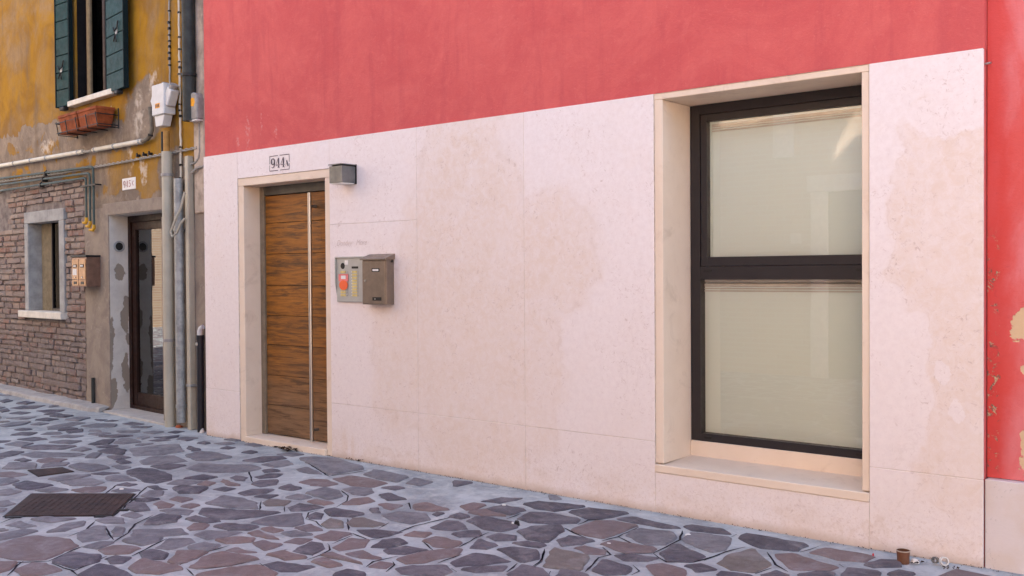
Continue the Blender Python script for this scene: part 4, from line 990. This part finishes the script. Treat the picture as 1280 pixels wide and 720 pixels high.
# planters under the window
pu0, pu1, poff = 3.02, 1.62, -.20
zt = 3.325
for k, (a, b) in enumerate(((3.05, 2.55), (2.53, 2.04))):
    t = lroot('planter', ('terracotta trough planter in the iron rack, the one nearer the white box', 'terracotta trough planter in the iron rack, the one farther from the white box')[1-k], 'planter', (a+b)/2, 3.14, -.13, 'terracotta planters under the shuttered window')
    hw = (a-b)/2; V = []; 
    for z, s, r in ((0,.9,.075), (.16,.985,.10), (.16,1.0,.108), (.19,1.0,.108), (.19,.96,.09), (.12,.94,.085)):
        V += [(-hw*s,-r,z),(hw*s,-r,z),(hw*s,r,z),(-hw*s,r,z)]
    fs = [(3,2,1,0),(20,21,22,23)]
    for i in range(5):
        for j in range(4): q = (j+1)%4; fs.append((i*4+j, i*4+q, i*4+4+q, i*4+4+j))
    MB().add(V, fs).build('trough', M['terra'], t, bevel=.004)
    MB().box(-hw*.9,hw*.9,-.08,.08,.115,.125).build('soil', M['leaf'], t)
    MB().box(-hw*.93,hw*.93,-.092,.07,-.022,-.001).build('saucer', M['terra'], t, bevel=.005)
t = lroot('planter_rack', 'black iron rack holding two terracotta planters under the green-shuttered window', 'rack', 2.545, 3.10, 0)
for z, d in ((.035,-.232), (.145,-.248)): MB().tube([(-.54,.0,z),(-.54,d,z),(.54,d,z),(.54,.0,z)], .007, 6).build('rail', M['iron'], t)
for x in (-.52,-.27,.0,.27,.52): MB().tube([(x,-.005,.012),(x,-.225,.012),(x,-.25,.16)], .006, 6).build('strut', M['iron'], t)
MB().tube([(-.54,-.004,.22),(-.54,-.004,.0)], .008, 6).build('hanger', M['iron'], t); MB().tube([(.54,-.004,.22),(.54,-.004,.0)], .008, 6).build('hanger', M['iron'], t)

def pipe_on(name, label, cat, path, r, m, seg=14, bands=(), bm=None, group=None):
    """a pipe given in wall coordinates (u, off, z), with optional bands at path fractions"""
    u0, o0, z0 = path[-1] if path[-1][2] < path[0][2] else path[0]
    t = lroot(name, label, cat, u0, z0, o0, group)
    P = [(-(u-u0), o-o0, z-z0) for u, o, z in path]
    MB().tube(P, r, seg).build('tube', m, t, smooth=True)
    for p, ax in bands:
        q = Vector((-(p[0]-u0), p[1]-o0, p[2]-z0)); d = Vector((0,0,.014)) if ax == 'z' else Vector((.014,0,0))
        MB().tube([q-d, q+d], (r if not isinstance(r, list) else r[0])*1.13+.002, seg).build('clamp', bm or M['galv'], t, smooth=True)
    return t
def ctr(px, py, off): u, z = lw(px, py, off); return u, off, z
c1 = ctr(210, 300, -.085)[0]; pipe_on('conduit_pipe', 'thick cream conduit pipe running down from the white box to the paving', 'pipe', [(c1,-.085,2.73),(c1,-.085,.0)], .052, M['pvc'], 18, [((c1,-.085,2.5),'z'),((c1,-.085,.86),'z')], M['greybox'])
c2 = ctr(224, 300, -.07)[0]; pipe_on('galvanised_pipe', 'mottled galvanised grey pipe between the two cream conduits', 'pipe', [(c2,-.07,2.45),(c2,-.07,.06)], .045, M['galv'], 16, [((c2,-.07,1.95),'z'),((c2,-.07,.22),'z')])
c3 = ctr(236, 300, -.05)[0]
t = lroot('cable_duct', 'slim square cream cable duct between galvanised pipe and black pipe', 'duct', c3, 0, -.05)
MB().box(-.032,.032,-.02,.045,0,2.66).build('casing', M['pvc'], t, bevel=.008, seg=2)
for z in (.42,): MB().box(-.045,.045,-.026,.045,z,z+.025).build('clamp', M['galv'], t, bevel=.004)
c4 = ctr(236, 60, -.085)[0]; pipe_on('downpipe', 'broad dark rainwater downpipe beside the cream corner strip', 'downpipe', [(c4,-.085,6.5),(c4,-.085,2.98)], .062, M['dpipe'], 18, [((c4,-.085,3.42),'z')], M['iron'])
c5 = ctr(250.5, 470, -.05)[0]
t = lroot('black_standpipe', 'low black pipe with a pale bent top beside the stone cladding', 'pipe', c5, 0, -.05)
MB().tube([(0,0,0),(0,0,.93)], .034, 14).build('casing', M['blackpipe'], t, smooth=True); MB().tube([(0,0,.92),(0,0,.965),(.01,.005,.995),(.04,.012,1.01)], [.026,.026,.025,.022], 12).build('bent_top', M['meter'], t, smooth=True)
MB().lathe([(0,.044),(.014,.044),(.018,.033)], 12, 'y', (0,0,.845)).build('bolt', M['pvc'], t)
MB().tube([(0,0,.885),(0,0,.93)], .038, 14).build('collar', M['blackpipe'], t, smooth=True)
# cream strip at the corner
MB().box(-.33,-.13,-.03,0,2.1,8.3).build('corner_strip', M['strip'], oh, bevel=.01); 
# white meter box
mu, mz = lw(201, 128, -.12)
t = lroot('meter_box', 'white plastic cable junction box with yellow label on ochre wall', 'junction box', mu, mz-.16, 0); t.scale = (.84,.9,.84)
MB().box(-.15,.15,-.17,-.03,.04,.40).build('body', M['meter'], t, bevel=.008); MB().prism([(-.1,-.09),(.06,-.09),(.12,.039),(-.13,.039)], -.15, -.05).build('spout', M['meter'], t, bevel=.006)
MB().prism([(-.151,.14),(-.151,.31),(-.205,.225)], -.16, -.06).build('entry_cone', M['meter'], t, bevel=.004)
o = MB().box(-.06,.06,-.05,.05,-.1,.1).build('side_spout', M['meter'], t, bevel=.008); o.location = (.19,-.10,.24); o.rotation_euler = (0,R(32),0)
o = MB().tube([(0,0,-.02),(0,0,.04)], .05, 14).build('gland', M['greybox'], t, smooth=True); o.location = (.245,-.10,.335); o.rotation_euler = (0,R(32),0)
MB().box(-.06,.05,-.1725,-.17,.12,.175).build('label', M['orange'], t)
for i in range(3): MB().box(-.05+i*.033,-.03+i*.033,-.1735,-.1725,.13,.165).build('label_print', M['ink'], t)
MB().box(.0,.035,-.12,-.06,.40,.43).build('cap', M['greybox'], t)
um = mu; 
pipe_on('feeder_pipe', 'short dark feeder pipe joining the white junction box to the cream conduit', 'pipe', [(um+.03,-.09,mz-.285),(um+.03,-.09,2.7)], .017, M['dpipe'], 8)
pipe_on('copper_feeder', 'short ochre painted pipe below the white junction box', 'pipe', [(um-.05,-.09,mz-.285),(um-.05,-.09,2.7)], .032, plain('ochre_pipe', (.36,.19,.05), .7), 10)
# small grey box
gu, gz = lw(245.5, 134, -.06)
t = lroot('alarm_box', 'small grey rounded box with orange label beside the dark downpipe', 'box', gu, gz-.12, 0)
P = [(-.075,0),(.075,0),(.075,.2),(.055,.245),(.0,.258),(-.055,.245),(-.075,.2)]; MB().prism(P, -.10, -.0).build('cover', M['greybox'], t, bevel=.012, seg=2); MB().box(-.065,.065,-.095,-.005,-.014,-.001).build('base', M['paper'], t)
MB().prism([(-.03,.13),(.02,.12),(.045,.16),(.03,.2),(-.02,.205),(-.04,.17)], -.1025, -.1).build('label', M['orange'], t)
pipe_on('thin_conduit', 'thin grey conduit dropping from the small grey box and bending to the wall', 'conduit', [(gu,-.03,gz-.12),(gu,-.03,gz-.42),(gu+.02,-.03,gz-.48),(gu+.09,-.03,gz-.52),(gu+.3,-.03,gz-.54)], .011, M['cable'], 8)
# white horizontal pipe, in two lengths
ya = lambda px, py, o=-.05: ctr(px, py, o)
def hpipe(x0,y0,x1,y1,label,bn):
    A, B = ya(x0,y0), ya(x1,y1); bands = [((A[0]+(B[0]-A[0])*f, -.05, A[2]+(B[2]-A[2])*f), 'x') for f in bn]
    pipe_on('white_conduit', label, 'conduit', [A, B], .026, M['whitepipe'], 12, bands, M['galv'])
hpipe(-45,215,104,189.5,'long white conduit above the green pipes and the brick wall',(.3,.48,.62,.74,.97))
hpipe(117,187.5,178,176.5,'short white conduit ending at the bent hose below the white box',(.04,.45,.96))
A = ya(104,189.5); B = ya(117,187.5); pipe_on('bridging_cable', 'short dark cable bridging the gap between the white conduits', 'cable', [A, ((A[0]+B[0])/2,-.06,(A[2]+B[2])/2-.01), B], .014, M['cable'], 8)
q = [ya(178,176.5), ya(184,174), ya(188,169), ya(190,162), ya(189,148), ya(187.5,134)]; pipe_on('bent_hose', 'dark flexible hose bending up from the white conduit to the white box', 'hose', q, .022, plain('grey_hose', (.16,.14,.11), .7), 8, [((q[2][0],-.05,q[2][2]),'z')], M['iron'])
# twisted cable
mb = MB(); pth = []; Aq, Bq = ctr(-40,232,-.03), ctr(246,184.5,-.03)
for k in range(2):
    P = []
    for i in range(241): f = i/240; P.append((-(Aq[0]+(Bq[0]-Aq[0])*f-Bq[0]), .009*math.cos(f*190+k*math.pi), (Aq[2]+(Bq[2]-Aq[2])*f)-Bq[2]+.009*math.sin(f*190+k*math.pi)-.03*math.sin(f*math.pi)))
    mb.tube(P, .0075, 5)
o = mb.build('twisted_cable', M['cable'], smooth=True); o.location = LP(Bq[0],-.03,Bq[2]); o.rotation_euler = (0,0,-LA); tag(o, 'twisted pair of grey cables strung across the ochre wall under the white conduit', 'cable')
for i, px in enumerate((173,181,188)):
    a = ctr(px, 196.5-(px-173)*.16-1.5, -.02); t = lroot('cable_clip', ('small black cable clip above the number plaque, farthest of three from the white box', 'small black cable clip above the number plaque, middle of three', 'small black cable clip above the number plaque, nearest of three to the white box')[i], 'clip', a[0], a[2], 0, 'cable clips on the ochre wall')
    MB().box(-.012,.012,-.045,.0,-.012,.016).build('bracket', M['iron'], t, bevel=.004); MB().tube([(0,-.035,.016),(0,-.035,.03)], .009, 8).build('screw', M['iron'], t)
# three green gas pipes with yellow fittings
for i, (x0,y0,x1,y1,yb) in enumerate(((0,223,116.5,208,281),(0,231,112,216,276.5),(0,238.5,107.5,222,272))):
    a, b = ctr(-45, y0+(y0-y1)*45/(x1-x0), -.05), ctr(x1, y1, -.05); e = ctr(x1, yb, -.05)
    path = [a, (b[0]+.05, -.05, b[2]-.001), (b[0]+.015,-.05,b[2]-.012), (b[0],-.05,b[2]-.05), (b[0],-.05,e[2])]
    t = pipe_on('gas_pipe', ('outermost dark green pipe turning down beside the brick wall', 'middle of three dark green pipes turning down beside the brick wall', 'innermost dark green pipe turning down beside the brick wall')[i], 'pipe', path, .013, M['gpipe'], 8)
    ln = .075-.012*i
    MB().tube([(0,0,.0),(0,0,-.035),(-.02,-.004,-.06),(-.02-ln,-.01,-.055)], [.017,.019,.019,.015], 10).build('fitting', M['yel'], t, smooth=True)
for px, py, hz in ((57,217,'outermost'),(54,224.5,'middle'),(51,231,'innermost')):
    a = ctr(px, py, -.05); t = lroot('pipe_clip', 'small black clip on the '+hz+' of the three dark green pipes', 'clip', a[0], a[2], 0, 'clips on the green pipes'); MB().box(-.018,.018,-.07,0,-.028,.022).build('bracket', M['iron'], t, bevel=.005); MB().tube([(.03,-.05,.035),(-.03,-.05,.0)], .008, 6).build('tongue', M['iron'], t)
a = ctr(112, 232, -.05); t = lroot('pipe_bracket', 'black bar bracket across the three upright green pipes', 'bracket', a[0], a[2], 0); MB().box(-.22,.2,-.072,-.064,-.01,.01).build('bar', M['iron'], t); MB().box(-.215,-.2,-.064,0,-.008,.008).build('leg', M['iron'], t); MB().box(.18,.195,-.064,0,-.008,.008).build('leg', M['iron'], t)
# dark dotted wires beside the downpipe
for nm, px, y1, lab, m, off in (('frayed_cable', 212.5, 104, 'thin dark frayed cable running up the ochre wall from the white box', 'cable', -.012), ('clipped_cable', 226.5, 245, 'pale clipped cable running up the ochre wall beside the dark downpipe', 'whitepipe', -.02)):
    e = ctr(px, y1, off); P = [(random.uniform(-.006,.006), random.uniform(-.003,.003), i*.06) for i in range(int((6.2-e[2])/.06))]
    t = lroot(nm, lab, 'cable', e[0], e[2], off); MB().tube(P, .009 if px < 220 else .011, 6).build('wire', M[m], t, smooth=True)
    for i in range(2, len(P)-1):
        if random.random() < (.35 if px < 220 else .6): continue
        MB().box(P[i][0]-.010-random.uniform(0,.006),P[i][0]+.010,-.014,.012,P[i][2]-.008,P[i][2]+random.uniform(.004,.02)).build('clip', M['iron'], t)
# looping cables at the pipes
q = [ctr(231,240,-.10), ctr(226,260,-.12), ctr(219,275,-.14), ctr(213.5,290,-.15), ctr(215.5,296,-.15), ctr(221,291,-.13), ctr(226,279,-.11), ctr(231,273,-.09)]; pipe_on('looped_cable', 'slack cream cable looping in front of the upright pipes', 'cable', q, .012, M['pvc'], 8)
q = [ctr(240,216,-.05), ctr(246,210,-.05), ctr(254,208,-.03), ctr(258,208,-.0)]; pipe_on('stub_cable', 'short grey cable curving from the cable duct behind the stone cladding', 'cable', q, .012, M['cable'], 8)
a = ctr(116, 470, -.03); pipe_on('stub_conduit', 'short dark conduit rising from the kerb at the edge of the brick', 'conduit', [(a[0],-.03,a[2]-.02),(a[0],-.03,.05)], .02, M['dpipe'], 8)

# ================================================================== things on the paving
def cover(name, label, P, m, parts):
    c = np.mean(P, axis=0); t = root(name, label, 'cover', (c[0], c[1], 0)); Q = [(p[0]-c[0], p[1]-c[1]) for p in P]
    if area(Q) < 0: Q = Q[::-1]
    fr = [(p[0]*1.035, p[1]*1.035) for p in Q]
    MB().add([(*p,.0035) for p in fr]+[(*p,-.02) for p in fr], [(0,1,2,3)]+[(4+i,4+(i+1)%4,(i+1)%4,i) for i in range(4)]).build('frame', M['iron'], t)
    MB().add([(*p,.008) for p in Q]+[(*p,-.02) for p in Q], [(0,1,2,3)]+[(4+i,4+(i+1)%4,(i+1)%4,i) for i in range(4)]).build('plate', m, t)
    return t, Q
t, Q = cover('utility_cover', 'large dark checker-plate cover set in the stone paving', cov1, M['checker'], 0)
for k, (a, b, f) in enumerate(((0,1,.25),(0,1,.72),(3,0,.12),(3,0,.9))):
    p = (Q[a][0]+(Q[b][0]-Q[a][0])*f, Q[a][1]+(Q[b][1]-Q[a][1])*f); s = 1.06
    MB().box(-.05,.05,-.02,.02,-.01,.0055).build('hinge_lug', M['iron'], t, loc=(p[0]*s, p[1]*s, 0)).rotation_euler = (0,0,R(40))
tr_ = MB(); e1 = np.array(Q[1])-np.array(Q[0]); e2 = np.array(Q[3])-np.array(Q[0])
for i in range(17):
    for j in range(15):
        c_ = np.array(Q[0])+e1*(i+.7)/17.4+e2*(j+.7)/15.4; c_ = c_*.97; a_ = R(28+90*((i+j)%2)); d1 = np.array([math.cos(a_), math.sin(a_)])*.013; d2 = np.array([-math.sin(a_), math.cos(a_)])*.0045
        tr_.add([(*(c_-d1),.0085),(*(c_-d2),.0105),(*(c_+d1),.0085),(*(c_+d2),.0105)], [(0,1,2,3)])
o = tr_.build('tread_pattern', M['checker'], t); o['kind'] = 'stuff'
cover('small_cover', 'small dark metal cover in the paving beyond the checker plate', cov2, M['checker'], 0)
def gp(px, py): x, y = ground_at(px, py); return (x, y, 0)
t = root('rusty_can', 'small open brown can standing against the stone cladding foot', 'can', gp(1129,704))
MB().lathe([(0,.0),(.029,.0),(.030,.003),(.030,.03),(.032,.05),(.033,.062),(.034,.066),(.031,.066),(.030,.02),(0,.018)], 28).build('shell', M['can'], t, smooth=True); MB().lathe([(.0305,.063),(.0345,.063),(.035,.067),(.0305,.068)], 28).build('rim', plain('can_rim', (.45,.36,.27), .5, .4, .3), t, smooth=True); MB().lathe([(0,.02),(.0295,.02)], 20).build('dark_inside', M['dark'], t)  # the black disc low in the shell gives the can its dark inside
t = root('pipe_ring', 'pale ring-shaped scrap lying at the foot of the stone cladding', 'scrap', gp(1180,709))
o = MB().lathe([(.016,-.012),(.022,-.012),(.022,.012),(.016,.012),(.016,-.012)], 20).build('ring', M['pale'], t, smooth=True); o.rotation_euler = (R(75),0,R(35)); o.location = (0,0,.03)
o = MB().lathe([(.01,-.01),(.017,-.01),(.017,.01),(.01,.01),(.01,-.01)], 16).build('ring', M['lampfront'], t, smooth=True); o.rotation_euler = (R(80),0,R(-10)); o.location = (-.045,.01,.026)
def chip(name, label, cat, px, py, s, m, h=.012, n=6, group=None):
    P = [(s*random.uniform(.6,1)*math.cos(2*math.pi*i/n), .75*s*random.uniform(.6,1)*math.sin(2*math.pi*i/n)) for i in range(n)]; g = gp(px, py)
    mb = MB().add([(*p,.003) for p in P]+[(p[0]*.7,p[1]*.7,.009+h*random.uniform(.4,1)) for p in P]+[(0,0,.009+h)], [(i,(i+1)%n,n+(i+1)%n,n+i) for i in range(n)]+[(n+i,n+(i+1)%n,2*n) for i in range(n)])
    return tag(mb.build(name, m, loc=g), label, cat, group)
chip('paper_scrap', 'crumpled cream paper scrap beside the brown can', 'litter', 1144, 704, .035, M['pale'], .016, 7)
chip('paper_scrap', 'cream paper scrap on the paving under the last plinth joint before the window', 'litter', 630, 634, .026, M['pale'], .014)
chip('black_scrap', 'black and white plastic scrap lying on a dark paving stone', 'litter', 646, 657, .028, M['black'], .022, 7)
chip('white_scrap', 'white bit of plastic beside the black scrap', 'litter', 641, 656.5, .013, M['paper'], .012, 5)
chip('paper_scrap', 'flat white paper scrap on the paving below the tall window', 'litter', 860, 670, .032, M['paper'], .004, 4)
chip('paper_scrap', 'thin white paper scrap on a reddish stone below the tall window', 'litter', 761, 681.5, .022, M['paper'], .003, 5)
chip('red_scrap', 'tiny red scrap at the foot of the stone cladding', 'litter', 1091.5, 695.5, .008, plain('red_bit', (.6,.02,.03), .5), .008, 5)
chip('brick_scrap', 'orange brick fragment at the foot of the galvanised pipe', 'litter', 224, 534.5, .06, M['rust'], .02, 6)
chip('pale_rubble', 'pale rubble at the foot of the black pipe', 'litter', 253, 541, .035, M['pale'], .035, 6)
chip('cement_crumb', 'white cement crumb on the edge of the checker-plate cover', 'litter', 152, 613, .03, M['pale'], .01, 6)
lf = MB()
for i in range(46):
    px = random.uniform(343, 372); x, y, _ = gp(px, 561.5+(px-343)*.12+random.uniform(-1,2)); a = random.uniform(0, 6.28); s = random.uniform(.012,.03); c, sn = math.cos(a)*s, math.sin(a)*s; zz = random.uniform(.008,.03)
    lf.add([(x-c,y-sn,zz),(x+sn*.5,y-c*.5,zz+random.uniform(0,.012)),(x+c,y+sn,zz),(x-sn*.5,y+c*.5,zz+random.uniform(0,.012))], [(0,1,2,3)])
o = lf.build('dead_leaves', M['leaf']); o['kind'] = 'stuff'; o['label'] = 'dark dead leaves swept against the door step'; o['category'] = 'leaves'
lf = MB()
for px, py, n_ in ((455,577,10),(440,575,12),(1190,713,10),(1150,706,8)):
    for i in range(n_):
        x, y, _ = gp(px+random.uniform(-10,10), py+random.uniform(-1,1)); a = random.uniform(0,6.28); s = random.uniform(.006,.016); c, sn = math.cos(a)*s, math.sin(a)*s; zz = random.uniform(.008,.016)
        lf.add([(x-c,y-sn,zz),(x+sn*.5,y-c*.5,zz+.008),(x+c,y+sn,zz),(x-sn*.5,y+c*.5,zz+.004)], [(0,1,2,3)])
for i in range(420):
    x = random.uniform(-8, -1.1); y = -.004-abs(random.gauss(0, .018)); a = random.uniform(0,6.28); s_ = random.uniform(.002,.007); c, sn = math.cos(a)*s_, math.sin(a)*s_; zz = .0045+s_*.5
    if -7.42 < x < -6.27: y -= .012
    lf.add([(x-c,y-sn,zz-.002),(x+sn*.6,y-c*.6,zz+s_*.7),(x+c,y+sn,zz-.002),(x-sn*.6,y+c*.6,zz+s_*.4)], [(0,1,2,3)])
o = lf.build('dry_dirt', M['leaf']); o['kind'] = 'stuff'; o['label'] = 'dark crumbs of dirt along the foot of the cladding'; o['category'] = 'dirt'

# ================================================================== across the street: seen as reflections and warm bounce light, save the added sky blocker
OY = -7.4
op = root('brick_house', 'brick house across the street with pale door surround, mirrored in the tall window', 'house', (0,0,0))
mb = MB(); mb.box(-9.5,9,OY-6,OY,0,5.0); mb.build('brick_wall', M['facing'], op)
MB().add([(-9.4,OY+.4,5.001),(9.2,OY+.4,5.001),(9.2,OY-3,6.2),(-9.4,OY-3,6.2),(9.2,OY-6.2,5.001),(-9.4,OY-6.2,5.001)], [(1,0,3,2),(2,3,5,4),(0,5,3),(1,2,4),(0,1,4,5)]).build('roof', M['roof'], op)
tb = root('sky_block_house', 'unseen tall house added across the street to cut skylight on the ochre house', 'house', (0,0,0))  # unseen block, added tall and close so the left end gets less sky
MB().box(-20,-9.51,OY-6,-6.5,0,11.5).build('wall', M['strip'], tb); MB().box(-20.3,-9.3,OY-6.3,-6.1,11.501,11.9).build('eaves', M['roof'], tb)
mb = MB().box(-5.45,-5.2,OY+.0,OY+.06,0,2.62); mb.box(-4.2,-3.95,OY,OY+.06,0,2.62); mb.box(-5.5,-3.9,OY,OY+.07,2.621,2.86); mb.build('door_surround', M['pale'], op, bevel=.01); MB().box(-5.2,-4.2,OY,OY+.02,0,2.62).build('door', M['transom'], op)
mb = MB().box(-5.75,-5.6,OY,OY+.03,1.9,2.05); mb.build('meter_hatch', M['pale'], op); mb = MB().box(-6.0,-5.7,OY,OY+.05,3.15,3.9); mb.build('window_shutter', M['pale'], op)
dk = root('far_brick_house', 'sunlit brick house far across the street, mirrored in the narrow glazed door', 'house', (0,0,0)); MB().box(-48,-27.5,-16,-6.0,0,9).build('wall', M['facing'], dk); MB().box(-48.3,-27.2,-16.3,-5.7,9.001,9.4).build('eaves', M['roof'], dk)
